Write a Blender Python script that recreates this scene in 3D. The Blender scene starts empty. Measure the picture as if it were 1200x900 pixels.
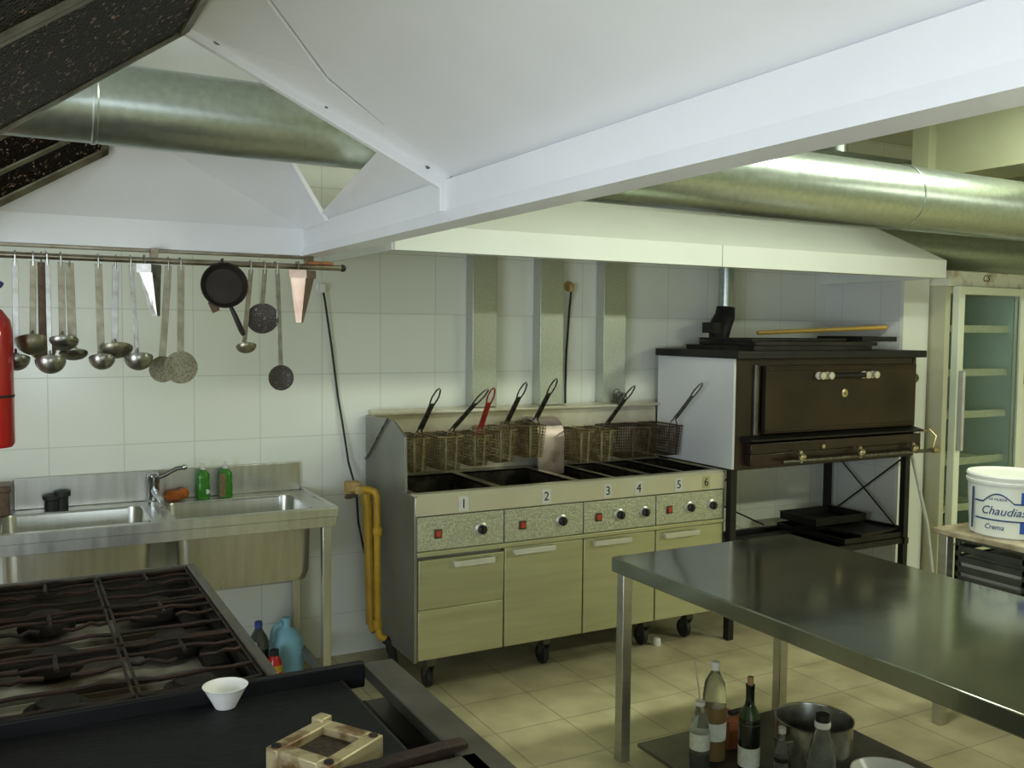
import bpy, bmesh, math, random
from mathutils import Vector, Matrix
random.seed(7)
S = bpy.context.scene
COL = S.collection
PI = math.pi

# ------------------------------------------------------------------ materials
def nodes(name):
    m = bpy.data.materials.new(name); m.use_nodes = True
    nt = m.node_tree; b = nt.nodes['Principled BSDF']
    return m, nt, b

def pm(name, c1, c2=None, scale=6.0, rough=0.5, metal=0.0, bump=0.0, bscale=None, stretch=(1,1,1),
       lo=0.35, hi=0.65, detail=5, rvar=0.0, trans=0.0, ior=1.45, coat=0.0, spec=None, alpha=None):
    m, nt, b = nodes(name)
    tc = nt.nodes.new('ShaderNodeTexCoord'); mp = nt.nodes.new('ShaderNodeMapping')
    mp.inputs['Scale'].default_value = stretch
    nt.links.new(tc.outputs['Object'], mp.inputs['Vector'])
    n = nt.nodes.new('ShaderNodeTexNoise'); n.inputs['Scale'].default_value = scale; n.inputs['Detail'].default_value = detail
    nt.links.new(mp.outputs['Vector'], n.inputs['Vector'])
    r = nt.nodes.new('ShaderNodeValToRGB')
    r.color_ramp.elements[0].position = lo; r.color_ramp.elements[1].position = hi
    c2 = c2 or tuple(x*0.9 for x in c1)
    r.color_ramp.elements[0].color = (*c2, 1); r.color_ramp.elements[1].color = (*c1, 1)
    nt.links.new(n.outputs['Fac'], r.inputs['Fac']); nt.links.new(r.outputs['Color'], b.inputs['Base Color'])
    b.inputs['Metallic'].default_value = metal; b.inputs['Roughness'].default_value = rough
    if rvar:
        mr = nt.nodes.new('ShaderNodeMapRange')
        mr.inputs['To Min'].default_value = max(0.02, rough-rvar); mr.inputs['To Max'].default_value = min(1, rough+rvar)
        nt.links.new(n.outputs['Fac'], mr.inputs['Value']); nt.links.new(mr.outputs['Result'], b.inputs['Roughness'])
    if bump:
        n2 = nt.nodes.new('ShaderNodeTexNoise'); n2.inputs['Scale'].default_value = bscale or scale*4; n2.inputs['Detail'].default_value = 4
        nt.links.new(mp.outputs['Vector'], n2.inputs['Vector'])
        bp = nt.nodes.new('ShaderNodeBump'); bp.inputs['Strength'].default_value = bump; bp.inputs['Distance'].default_value = 0.01
        nt.links.new(n2.outputs['Fac'], bp.inputs['Height']); nt.links.new(bp.outputs['Normal'], b.inputs['Normal'])
    b.inputs['Transmission Weight'].default_value = trans; b.inputs['IOR'].default_value = ior
    if coat: b.inputs['Coat Weight'].default_value = coat
    if spec is not None: b.inputs['Specular IOR Level'].default_value = spec
    return m

def tile_mat(name, size, off, axes, c1, c2, mortar, rough, msize=0.012, bump=0.25, stain=0.0):
    m, nt, b = nodes(name)
    tc = nt.nodes.new('ShaderNodeTexCoord'); sp = nt.nodes.new('ShaderNodeSeparateXYZ'); cb = nt.nodes.new('ShaderNodeCombineXYZ')
    nt.links.new(tc.outputs['Object'], sp.inputs[0])
    nt.links.new(sp.outputs[axes[0]], cb.inputs[0]); nt.links.new(sp.outputs[axes[1]], cb.inputs[1])
    mp = nt.nodes.new('ShaderNodeMapping'); mp.inputs['Location'].default_value = (-off[0]/size, -off[1]/size, 0)
    mp.inputs['Scale'].default_value = (1/size, 1/size, 1)
    nt.links.new(cb.outputs[0], mp.inputs['Vector'])
    br = nt.nodes.new('ShaderNodeTexBrick'); br.offset = 0; br.squash = 1
    br.inputs['Scale'].default_value = 1; br.inputs['Brick Width'].default_value = 1; br.inputs['Row Height'].default_value = 1
    br.inputs['Mortar Size'].default_value = msize; br.inputs['Mortar Smooth'].default_value = 0.4
    br.inputs['Color1'].default_value = (*c1, 1); br.inputs['Color2'].default_value = (*c2, 1); br.inputs['Mortar'].default_value = (*mortar, 1)
    nt.links.new(mp.outputs['Vector'], br.inputs['Vector'])
    n = nt.nodes.new('ShaderNodeTexNoise'); n.inputs['Scale'].default_value = 5; n.inputs['Detail'].default_value = 8
    nt.links.new(tc.outputs['Object'], n.inputs['Vector'])
    mx = nt.nodes.new('ShaderNodeMixRGB'); mx.blend_type = 'MULTIPLY'; mx.inputs['Fac'].default_value = stain
    rp = nt.nodes.new('ShaderNodeValToRGB'); rp.color_ramp.elements[0].position = .3; rp.color_ramp.elements[0].color = (.45,.42,.36,1)
    rp.color_ramp.elements[1].position = .62; rp.color_ramp.elements[1].color = (1,1,1,1)
    nt.links.new(n.outputs['Fac'], rp.inputs['Fac'])
    nt.links.new(br.outputs['Color'], mx.inputs['Color1']); nt.links.new(rp.outputs['Color'], mx.inputs['Color2'])
    nt.links.new(mx.outputs['Color'], b.inputs['Base Color'])
    b.inputs['Roughness'].default_value = rough
    bp = nt.nodes.new('ShaderNodeBump'); bp.inputs['Strength'].default_value = bump; bp.inputs['Distance'].default_value = 0.004; bp.invert = True
    nt.links.new(br.outputs['Fac'], bp.inputs['Height']); nt.links.new(bp.outputs['Normal'], b.inputs['Normal'])
    return m

def emit(name, col, strength):
    m, nt, b = nodes(name)
    b.inputs['Base Color'].default_value = (*col, 1)
    b.inputs['Emission Color'].default_value = (*col, 1); b.inputs['Emission Strength'].default_value = strength
    return m

def speck_mat(name, base, spark, scale, rough=0.5, metal=0.6, thr=0.72, stretch=(1,1,1), bump=0.6):
    # knitted / perforated sheet: voronoi cells with some bright wires
    m, nt, b = nodes(name)
    tc = nt.nodes.new('ShaderNodeTexCoord'); mp = nt.nodes.new('ShaderNodeMapping'); mp.inputs['Scale'].default_value = stretch
    nt.links.new(tc.outputs['Object'], mp.inputs['Vector'])
    v = nt.nodes.new('ShaderNodeTexVoronoi'); v.inputs['Scale'].default_value = scale
    nt.links.new(mp.outputs['Vector'], v.inputs['Vector'])
    n = nt.nodes.new('ShaderNodeTexNoise'); n.inputs['Scale'].default_value = scale*0.35; n.inputs['Detail'].default_value = 6
    nt.links.new(mp.outputs['Vector'], n.inputs['Vector'])
    sp = nt.nodes.new('ShaderNodeSeparateXYZ'); nt.links.new(v.outputs['Color'], sp.inputs[0])
    ml = nt.nodes.new('ShaderNodeMath'); ml.operation = 'MULTIPLY'
    nt.links.new(sp.outputs[0], ml.inputs[0]); nt.links.new(n.outputs['Fac'], ml.inputs[1])
    r = nt.nodes.new('ShaderNodeValToRGB'); r.color_ramp.elements[0].position = thr*0.62; r.color_ramp.elements[1].position = thr*0.8
    r.color_ramp.elements[0].color = (*base, 1); r.color_ramp.elements[1].color = (*spark, 1)
    nt.links.new(ml.outputs[0], r.inputs['Fac']); nt.links.new(r.outputs['Color'], b.inputs['Base Color'])
    b.inputs['Metallic'].default_value = metal; b.inputs['Roughness'].default_value = rough
    if 'filter' in name: b.inputs['Specular IOR Level'].default_value = .12
    bp = nt.nodes.new('ShaderNodeBump'); bp.inputs['Strength'].default_value = bump; bp.inputs['Distance'].default_value = 0.004
    nt.links.new(v.outputs['Distance'], bp.inputs['Height']); nt.links.new(bp.outputs['Normal'], b.inputs['Normal'])
    return m

M = {}
M['tile'] = tile_mat('white_wall_tile', .308, (.144,.216), (0,2), (.79,.81,.73), (.77,.79,.71), (.60,.62,.55), .16, .008, .15)
M['tile_side'] = tile_mat('white_side_tile', .308, (.1,.216), (1,2), (.74,.75,.71), (.72,.73,.69), (.56,.57,.53), .22, .008, .15)
M['floor'] = tile_mat('beige_floor_tile', .33, (.1,.05), (0,1), (.56,.50,.30), (.52,.465,.28), (.36,.31,.205), .38, .014, .3, .55)
M['plaster'] = pm('painted_plaster', (.50,.51,.33), (.46,.47,.30), 3, .8, bump=.1)
M['ceiling'] = pm('ceiling_paint', (.72,.72,.62), (.66,.66,.56), 2, .85)
M['hoodwhite'] = pm('hood_white_enamel', (.80,.80,.81), (.75,.75,.76), 2.5, .34, rvar=.06, coat=.15)
M['hoodwhite2'] = pm('wall_hood_enamel', (.79,.81,.75), (.75,.77,.71), 2.5, .4)
M['galv'] = pm('galvanised_sheet', (.50,.55,.52), (.40,.45,.42), 40, .33, .95, bump=.015, bscale=60, rvar=.05, lo=.3, hi=.7)
M['flue'] = pm('galvanised_flue_sheet', (.55,.58,.52), (.47,.49,.42), 90, .40, .8, bump=.06, rvar=.1)
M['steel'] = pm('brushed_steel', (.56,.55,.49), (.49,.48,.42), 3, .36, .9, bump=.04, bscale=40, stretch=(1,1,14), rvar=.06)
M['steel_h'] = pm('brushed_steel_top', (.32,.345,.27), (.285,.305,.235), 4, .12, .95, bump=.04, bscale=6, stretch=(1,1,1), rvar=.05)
M['sink'] = pm('sink_steel', (.62,.62,.58), (.54,.54,.50), 4, .3, .95, bump=.03, bscale=30, stretch=(8,1,1), rvar=.07)
M['fryer'] = pm('fryer_steel_face', (.56,.55,.33), (.50,.49,.29), 2.5, .42, .55, bump=.03, bscale=50, stretch=(1,1,12), rvar=.08)
M['fryer_dark'] = pm('fryer_side_steel', (.36,.36,.32), (.26,.26,.23), 3, .45, .7, rvar=.1)
M['splash'] = pm('greasy_backsplash', (.74,.70,.58), (.50,.45,.33), 5, .34, .6, rvar=.12)
M['quilt'] = pm('patterned_panel', (.62,.63,.49), (.47,.48,.36), 110, .38, .6, bump=.45, bscale=110, lo=.40, hi=.60)
M['tank'] = pm('oily_tank_steel', (.16,.14,.10), (.05,.045,.03), 7, .28, .7, rvar=.12)
M['oil'] = pm('dark_frying_oil', (.03,.022,.01), (.02,.015,.008), 4, .06, 0)
M['wire'] = pm('greasy_basket_wire', (.34,.27,.14), (.15,.11,.05), 30, .42, .8)
M['wire_dark'] = pm('sooty_basket_wire', (.12,.08,.045), (.05,.035,.02), 30, .5, .6)
M['grip'] = pm('handle_strap_steel', (.20,.19,.16), (.08,.075,.06), 40, .4, .8)
M['red_grip'] = pm('red_coated_grip', (.42,.05,.03), (.30,.03,.02), 30, .45)
M['oven'] = pm('browned_oven_enamel', (.040,.020,.012), (.018,.010,.006), 4, .34, .2, rvar=.1, coat=.2)
M['oven_door'] = pm('scorched_oven_door', (.048,.030,.014), (.022,.014,.007), 3, .38, .3, rvar=.1)
M['black'] = pm('black_iron', (.022,.020,.017), (.012,.011,.010), 8, .5, .3, bump=.1)
M['black_sheet'] = pm('black_baking_sheet', (.035,.030,.026), (.018,.016,.013), 10, .42, .5)
M['white_panel'] = pm('white_oven_side', (.74,.75,.76), (.70,.71,.72), 2, .35)
M['brass'] = pm('worn_brass', (.62,.52,.30), (.42,.34,.18), 30, .35, .8)
M['porcelain'] = pm('cream_knob_ceramic', (.78,.74,.60), (.66,.60,.44), 20, .3)
M['yellow'] = pm('yellow_gas_pipe_paint', (.62,.38,.03), (.50,.29,.02), 10, .42)
M['yellow_stick'] = pm('yellow_varnished_wood', (.70,.44,.07), (.58,.34,.04), 20, .4, stretch=(1,8,8))
M['tan'] = pm('tan_valve_paint', (.58,.42,.16), (.40,.27,.09), 14, .6)
M['griddle'] = pm('seasoned_griddle_iron', (.007,.0075,.009), (.003,.0033,.004), 5, .6, .1, bump=.15, bscale=18, stretch=(1,6,1), rvar=.1, spec=.3)
M['rim'] = pm('dull_dark_steel_rim', (.15,.14,.115), (.09,.08,.065), 8, .42, .7, rvar=.1)
M['rust'] = pm('rusty_grate_iron', (.042,.020,.013), (.014,.010,.008), 9, .62, .35, bump=.35, bscale=70)
M['soot'] = pm('sooty_burner_iron', (.030,.024,.020), (.013,.011,.010), 14, .6, .3, bump=.3)
M['drip'] = pm('foil_drip_tray', (.52,.49,.40), (.09,.065,.04), 4.0, .4, .3, bump=.1, lo=.44, hi=.60)
M['rail'] = pm('stained_rail_steel', (.34,.31,.24), (.20,.17,.11), 12, .32, .85, rvar=.1)
M['spoon'] = pm('utensil_steel', (.40,.40,.37), (.26,.25,.22), 25, .30, .95, rvar=.08)
M['spoon_dull'] = pm('dull_utensil_steel', (.34,.32,.24), (.22,.20,.14), 30, .38, .85)
M['spoon_brown'] = pm('brown_handle_steel', (.16,.10,.06), (.09,.055,.035), 30, .4, .5)
M['skim'] = speck_mat('perforated_skimmer', (.36,.34,.24), (.17,.15,.10), 420, .42, .8, .5)
M['skim_dark'] = speck_mat('sooty_skimmer', (.07,.06,.05), (.35,.34,.31), 190, .45, .6, .8)
M['panblack'] = pm('black_pan_iron', (.035,.026,.022), (.02,.015,.013), 14, .55, .3)
M['copper'] = pm('coppery_steel', (.56,.42,.33), (.38,.25,.18), 8, .28, .95)
M['copper_rust'] = pm('orange_rust', (.34,.13,.05), (.18,.07,.03), 30, .7)
M['fryer_top'] = pm('fryer_number_panel_steel', (.74,.71,.55), (.68,.65,.49), 2.5, .38, .45, rvar=.06)
M['deck'] = pm('greasy_deck_steel', (.40,.37,.28), (.24,.21,.15), 6, .34, .75, rvar=.1)
M['redext'] = pm('extinguisher_red', (.55,.012,.012), (.48,.010,.010), 5, .3, coat=.4)
M['blue'] = pm('blue_plastic', (.03,.06,.30), (.025,.05,.25), 8, .4)
M['rubber'] = pm('black_rubber', (.02,.02,.02), (.014,.014,.014), 10, .6)
M['chrome'] = pm('chrome_tap', (.62,.64,.68), (.55,.57,.62), 10, .12, 1.0)
M['sponge'] = pm('orange_scourer', (.55,.16,.03), (.35,.09,.02), 40, .9, bump=.6, bscale=120)
M['soap'] = pm('green_dish_soap', (.06,.30,.03), (.045,.24,.02), 6, .2, trans=.25)
M['soap_cap'] = pm('pale_soap_cap', (.70,.70,.62), (.60,.60,.52), 10, .4)
M['label'] = pm('bottle_label_paper', (.70,.72,.66), (.58,.62,.54), 60, .6)
M['label_brown'] = pm('brown_label_paper', (.23,.16,.07), (.15,.10,.05), 60, .6)
M['jug'] = pm('light_blue_jug', (.36,.68,.84), (.30,.62,.78), 5, .35)
M['clear'] = pm('clear_plastic', (.92,.95,.90), (.88,.92,.86), 5, .06, trans=.95, ior=1.2)
M['glass'] = pm('clear_bottle_glass', (.90,.93,.88), (.86,.90,.84), 5, .05, trans=.95, ior=1.35)
M['amber'] = pm('amber_cooking_oil', (.42,.24,.03), (.36,.19,.02), 5, .12, trans=.35)
M['wine'] = pm('dark_wine_glass', (.008,.012,.008), (.005,.008,.005), 5, .08)
M['foil'] = pm('green_bottle_shoulder', (.03,.06,.012), (.02,.04,.008), 30, .3)
M['cork'] = pm('cork', (.48,.28,.15), (.36,.20,.10), 60, .8, bump=.3)
M['whiteplastic'] = pm('white_plastic', (.80,.80,.74), (.74,.74,.68), 6, .42)
M['bowlwhite'] = pm('white_glazed_bowl', (.84,.83,.80), (.78,.77,.74), 8, .25)
M['bucket'] = pm('white_bucket_plastic', (.80,.82,.74), (.74,.76,.68), 4, .4)
M['ink'] = pm('dark_blue_print', (.02,.05,.17), (.015,.04,.14), 40, .5)
M['inkblue'] = pm('mid_blue_print', (.03,.09,.42), (.025,.08,.36), 20, .5)
M['digit'] = pm('black_number_print', (.01,.01,.01), (.015,.015,.015), 40, .6)
M['sticker'] = pm('white_number_sticker', (.74,.75,.70), (.66,.67,.62), 30, .5)
M['indicator'] = pm('red_indicator_lens', (.62,.08,.04), (.50,.05,.03), 30, .3)
M['knob'] = pm('black_control_knob', (.018,.018,.02), (.03,.03,.03), 50, .35)
M['knob_ring'] = pm('silver_knob_ring', (.66,.66,.62), (.56,.56,.52), 50, .3, .7)
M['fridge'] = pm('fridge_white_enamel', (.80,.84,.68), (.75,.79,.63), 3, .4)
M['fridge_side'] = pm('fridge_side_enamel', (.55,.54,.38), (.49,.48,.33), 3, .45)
M['fridge_in'] = pm('fridge_liner', (.62,.72,.64), (.54,.64,.57), 2, .5)
M['pane'] = pm('fridge_glass', (.88,.95,.91), (.87,.94,.90), 3, .02, trans=1.0, ior=1.05)
M['marble'] = pm('marbled_sign', (.74,.74,.62), (.42,.34,.26), 9, .5, lo=.28, hi=.48)
M['purple'] = pm('purple_door_edge', (.14,.07,.20), (.10,.05,.15), 6, .5)
M['crate'] = pm('dark_plastic_crate', (.075,.085,.07), (.05,.055,.045), 10, .5)
M['benchtop'] = pm('worn_bench_board', (.42,.37,.25), (.22,.17,.10), 12, .45, bump=.1)
M['brasswood'] = pm('stained_cutter_block', (.47,.39,.22), (.17,.09,.035), 16, .4, .35, lo=.38, hi=.52)
M['handle_white'] = pm('pale_door_pull', (.74,.73,.62), (.66,.65,.54), 20, .4, .3)
M['pole'] = pm('grey_mop_pole', (.60,.60,.54), (.50,.50,.45), 20, .4, .2)
M['white_frame'] = pm('window_frame_paint', (.75,.75,.73), (.7,.7,.68), 5, .5)
M['fill_glow'] = emit('glowing_fill_pane', (.80,.90,1.0), 2.0)  # glowing panes of the added fill door and window
M['tube'] = emit('fluorescent_tube', (1.0,.98,.82), 6.0)
M['terracotta'] = pm('terracotta_box', (.36,.12,.05), (.28,.09,.04), 12, .6)
M['brick_dark'] = pm('greasy_lid_steel', (.42,.34,.31), (.10,.065,.045), 3.2, .3, .7, lo=.40, hi=.52, rvar=.1)
M['filter'] = speck_mat('knitted_grease_filter', (.008,.0045,.0028), (.42,.28,.20), 210, .5, .05, .74, (1,.45,1), 1.0)
M['crumb'] = pm('burnt_crumb_fill', (.055,.032,.012), (.018,.011,.006), 60, .7, bump=.6, bscale=120)
M['filter_frame'] = pm('greasy_filter_frame', (.24,.23,.16), (.13,.12,.08), 14, .45, .6)

# ------------------------------------------------------------------ mesh builder
class MB:
    def __init__(s): s.bm = bmesh.new()
    def box(s, x0, x1, y0, y1, z0, z1, rot=None):
        vs = [s.bm.verts.new((x, y, z)) for x in (x0, x1) for y in (y0, y1) for z in (z0, z1)]
        for f in ((0,1,3,2),(4,6,7,5),(0,4,5,1),(2,3,7,6),(0,2,6,4),(1,5,7,3)): s.bm.faces.new([vs[i] for i in f])
        if rot:
            bmesh.ops.transform(s.bm, matrix=rot, verts=vs)
        return s
    def prism(s, pts, vec):
        v = Vector(vec); a = [s.bm.verts.new(p) for p in pts]; b = [s.bm.verts.new(Vector(p)+v) for p in pts]
        s.bm.faces.new(a); s.bm.faces.new(b[::-1]); n = len(a)
        for i in range(n): s.bm.faces.new((a[i], b[i], b[(i+1) % n], a[(i+1) % n]))
        return s
    def sheet(s, pts, t):                       # flat polygon with thickness t along its normal
        p = [Vector(q) for q in pts]; n = (p[1]-p[0]).cross(p[2]-p[0]).normalized()
        return s.prism(pts, n*t)
    def ring(s, c, ax, r, seg, u=None):
        ax = Vector(ax).normalized()
        u = u or ax.orthogonal().normalized(); w = ax.cross(u)
        return [s.bm.verts.new(Vector(c)+r*(math.cos(2*PI*i/seg)*u+math.sin(2*PI*i/seg)*w)) for i in range(seg)]
    def lathe(s, prof, c=(0,0,0), ax=(0,0,1), seg=24, cap0=True, cap1=True):
        # prof: list of (radius, height along axis)
        ax = Vector(ax).normalized(); u = ax.orthogonal().normalized(); rings = []
        if abs(ax.z) > .999: u = Vector((1,0,0))
        for r, hgt in prof: rings.append(s.ring(Vector(c)+ax*hgt, ax, max(r, 1e-5), seg, u))
        for a, b in zip(rings, rings[1:]):
            for i in range(seg): s.bm.faces.new((a[i], a[(i+1) % seg], b[(i+1) % seg], b[i]))
        if cap0: s.bm.faces.new(rings[0][::-1])
        if cap1: s.bm.faces.new(rings[-1])
        return s
    def cyl(s, p0, p1, r0, r1=None, seg=16):
        p0, p1 = Vector(p0), Vector(p1); d = p1-p0
        return s.lathe([(r0, 0), (r0 if r1 is None else r1, d.length)], p0, d, seg)
    def tube(s, pts, r, seg=8, closed=False):
        P = [Vector(p) for p in pts]; n = len(P); rs = r if isinstance(r, (list, tuple)) else [r]*n
        rings = []; u = None
        for i in range(n):
            if closed: t = (P[(i+1) % n]-P[i-1])
            else: t = P[min(i+1, n-1)]-P[max(i-1, 0)]
            t.normalize()
            if u is None: u = t.orthogonal().normalized()
            else:
                u = u - t*u.dot(t)
                u = u.normalized() if u.length > 1e-6 else t.orthogonal().normalized()
            rings.append(s.ring(P[i], t, rs[i], seg, u))
        m = n if closed else n-1
        for k in range(m):
            a, b = rings[k], rings[(k+1) % n]
            for i in range(seg): s.bm.faces.new((a[i], a[(i+1) % seg], b[(i+1) % seg], b[i]))
        if not closed: s.bm.faces.new(rings[0][::-1]); s.bm.faces.new(rings[-1])
        return s
    def sphere(s, c, r, sc=(1,1,1), seg=16):
        mt = Matrix.Translation(c) @ Matrix.Diagonal((*sc, 1))
        bmesh.ops.create_uvsphere(s.bm, u_segments=seg, v_segments=seg//2, radius=r, matrix=mt); return s
    def dish(s, c, r, depth, ax, t=.0015, seg=24, k=6, ang=1.0):      # open spherical bowl with thickness; ax = opening direction
        pr = []
        for i in range(k+1):
            a = PI/2*ang*i/k; pr.append((max(r*math.sin(a)/math.sin(PI/2*ang), 1e-4), depth*(1-math.cos(a))/(1-math.cos(PI/2*ang)) - depth))
        inner = [(max(p[0]-t, 1e-4), p[1]+(t if i < k else 0)) for i, p in enumerate(pr)]
        return s.lathe(pr+inner[::-1], c, ax, seg, True, True)
    def xf(s, mtx):
        bmesh.ops.transform(s.bm, matrix=mtx, verts=s.bm.verts[:]); return s
    def build(s, name, mat, parent=None, bevel=0.0, smooth=True, local=False):
        bmesh.ops.recalc_face_normals(s.bm, faces=s.bm.faces[:])
        me = bpy.data.meshes.new(name)
        if parent is not None and not local:
            o = Vector((0,0,0)); q = parent
            while q is not None: o += q.location; q = q.parent
            bmesh.ops.translate(s.bm, vec=-o, verts=s.bm.verts[:])
        s.bm.to_mesh(me); s.bm.free()
        me.materials.append(M[mat] if isinstance(mat, str) else mat)
        if smooth:
            me.polygons.foreach_set('use_smooth', [True]*len(me.polygons))
            me.set_sharp_from_angle(angle=math.radians(35))
        ob = bpy.data.objects.new(name, me); COL.objects.link(ob)
        if parent is not None: ob.parent = parent
        if bevel:
            b = ob.modifiers.new('bevel', 'BEVEL'); b.width = bevel; b.segments = 2; b.limit_method = 'ANGLE'; b.angle_limit = math.radians(50)
            b.harden_normals = False
        return ob

def tag(o, label, cat, group=None):
    o['label'] = label; o['category'] = cat
    if group: o['group'] = group
    return o
def thing(name, label, cat, loc, group=None):
    o = bpy.data.objects.new(name, None); COL.objects.link(o); o.location = loc; o.empty_display_size = .1
    return tag(o, label, cat, group)
def struct(name, mb, mat, **k):
    o = mb.build(name, mat, **k); o['kind'] = 'structure'; return o
def dup(root, loc, label, group=None, rotz=0):
    r = root.copy(); COL.objects.link(r); r.location = loc; r.rotation_euler[2] = rotz; r['label'] = label
    if group: r['group'] = group
    for ch in list(root.children):
        c = ch.copy(); COL.objects.link(c); c.parent = r
        for g in list(ch.children):
            d = g.copy(); COL.objects.link(d); d.parent = c
    return r
def text_mesh(txt, size, depth=.0006, shear=0.0):
    cu = bpy.data.curves.new('lettering', 'FONT'); cu.body = txt; cu.size = size; cu.extrude = depth; cu.align_x = 'CENTER'; cu.align_y = 'CENTER'
    cu.shear = shear; cu.resolution_u = 3
    o = bpy.data.objects.new('lettering', cu); COL.objects.link(o)
    bpy.context.view_layer.update()
    me = bpy.data.meshes.new_from_object(o.evaluated_get(bpy.context.evaluated_depsgraph_get()))
    bpy.data.objects.remove(o); bpy.data.curves.remove(cu)
    b = MB(); b.bm.from_mesh(me); bpy.data.meshes.remove(me); return b

RX = lambda a: Matrix.Rotation(a, 4, 'X')
RZ = lambda a: Matrix.Rotation(a, 4, 'Z')
RY = lambda a: Matrix.Rotation(a, 4, 'Y')
T = lambda x, y, z: Matrix.Translation((x, y, z))

# ------------------------------------------------------------------ the room
WY = 4.55
XL, XR, YF, ZC = -2.6, 8.5, -2.6, 3.0
struct('floor', MB().box(XL-.1, XR+.1, YF-.1, WY+.1, -.1, 0), 'floor', smooth=False)
struct('wall_back', MB().box(XL-.1, XR+.1, WY, WY+.1, 0, ZC), 'tile', smooth=False)
struct('ceiling', MB().box(XL-.1, XR+.1, YF-.1, WY+.1, ZC, ZC+.1), 'ceiling', smooth=False)
struct('wall_right', MB().box(XR, XR+.1, YF, WY, 0, ZC), 'plaster', smooth=False)
W2 = (-.7, .75, .95, 1.95)
wfr = MB().box(XL, W2[0], YF-.1, YF, 0, ZC).box(W2[1], XR, YF-.1, YF, 0, ZC).box(W2[0], W2[1], YF-.1, YF, 0, W2[2]).box(W2[0], W2[1], YF-.1, YF, W2[3], ZC)
struct('wall_front', wfr, 'plaster', smooth=False)
wq = MB()
for (a, b, c, d) in ((W2[0], W2[1], W2[2], W2[2]+.05), (W2[0], W2[1], W2[3]-.05, W2[3]), (W2[0], W2[0]+.05, W2[2], W2[3]), (W2[1]-.05, W2[1], W2[2], W2[3]), (W2[0], W2[1], 1.43, 1.48), (0, .05, W2[2], W2[3])):
    wq.box(a, b, YF-.08, YF-.02, c, d)
w2 = struct('fill_window', wq, 'white_frame', bevel=.004)  # unseen window added behind the camera as flash-like frontal fill
MB().box(W2[0]+.04, W2[1]-.04, YF-.065, YF-.055, W2[2]+.04, W2[3]-.04).build('fill_pane', 'fill_glow', w2)
# left wall with an opening for the added glazed fill door
WLy0, WLy1, WLz0, WLz1 = -1.6, 1.5, .06, 2.15
wl = MB()
wl.box(XL-.1, XL, YF, WLy0, 0, ZC).box(XL-.1, XL, WLy1, WY, 0, ZC).box(XL-.1, XL, WLy0, WLy1, 0, WLz0).box(XL-.1, XL, WLy0, WLy1, WLz1, ZC)
struct('wall_left', wl, 'plaster', smooth=False)
wf = MB()
for (a, b, c, d) in ((WLy0, WLy1, WLz0, WLz0+.06), (WLy0, WLy1, WLz1-.06, WLz1), (WLy0, WLy0+.06, WLz0, WLz1), (WLy1-.06, WLy1, WLz0, WLz1), (-.08, -.02, WLz0, WLz1)):
    wf.box(XL-.09, XL-.02, a, b, c, d)
w1 = struct('fill_door', wf, 'white_frame', bevel=.004)  # unseen glazed door, added to throw cool light from low left
p_ = MB().box(XL-.065, XL-.055, WLy0+.05, WLy1-.05, WLz0+.05, WLz1-.05).build('fill_pane', 'fill_glow', w1)
# tiled partition closing the alcove beside the oven
pt = MB().box(4.87, 5.10, 3.95, WY, 0, 2.06)
struct('wall_partition', pt, 'tile_side', smooth=False)
struct('trim_1', MB().box(4.872, 5.105, 3.93, 3.95, 0, 2.06), 'hoodwhite2')
# concrete beam under the ceiling at right
struct('trim_2', MB().box(4.3, 4.65, YF, 3.38, 2.5, ZC).box(4.24, 4.3, 3.30, 3.40, 2.3, ZC), 'plaster')

# ------------------------------------------------------------------ ceiling fluorescents (outside the frame, real lamps)
def fixture(x, y, z, ln, label, along='y', pw=60, col=(1,.97,.80)):
    t = thing('ceiling_light', label, 'light', (x, y, z), 'fluorescent lights')
    hw, hl = (.10, ln/2) if along == 'y' else (ln/2, .10)
    if z < ZC: MB().cyl((x, y, z-.01), (x, y, ZC), .02, seg=10).build('stem', 'white_frame', t)
    MB().box(x-hw, x+hw, y-hl, y+hl, z-.06, z).build('housing', 'white_frame', t, bevel=.006)
    for s in (-1, 1):
        if along == 'y': MB().cyl((x+s*.05, y-hl+.04, z-.08), (x+s*.05, y+hl-.04, z-.08), .014).build('tube', 'tube', t)
        else: MB().cyl((x-hl+.04, y+s*.05, z-.08), (x+hl-.04, y+s*.05, z-.08), .014).build('tube', 'tube', t)
    L = bpy.data.lights.new('tube_light', 'AREA'); L.shape = 'RECTANGLE'; L.size = hw*2; L.size_y = hl*2; L.energy = pw; L.color = col
    lo = bpy.data.objects.new('tube_light', L); COL.objects.link(lo); lo.location = (x, y, z-.105)
    return t
fixture(2.35, 2.3, 2.93, 1.3, 'twin tube fluorescent light hung above the long steel table', 'x', pw=30, col=(.93,1,.83))
fixture(3.62, 2.3, 2.93, 1.1, 'twin tube fluorescent light hung between the table and the oven', 'x', pw=28, col=(.92,1,.80))
fixture(5.9, .2, 2.75, 1.3, 'twin tube fluorescent light hung in front of the glass door fridge', 'x', pw=135, col=(.92,1,.78))
L = bpy.data.lights.new('fill_light', 'AREA'); L.shape = 'RECTANGLE'; L.size = 2.9; L.size_y = 1.95; L.energy = 138; L.color = (.80,.88,1.0)  # area lamp of the added door, brightens the hood from below
lo = bpy.data.objects.new('fill_light', L); COL.objects.link(lo); lo.location = (XL+.02, (WLy0+WLy1)/2, (WLz0+WLz1)/2); lo.rotation_euler = (PI/2, 0, -PI/2)
L = bpy.data.lights.new('fill_light', 'AREA'); L.shape = 'RECTANGLE'; L.size = 1.35; L.size_y = .9; L.energy = 25; L.color = (.80,.88,1.0)  # area lamp of the added window, fills from behind the camera
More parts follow.
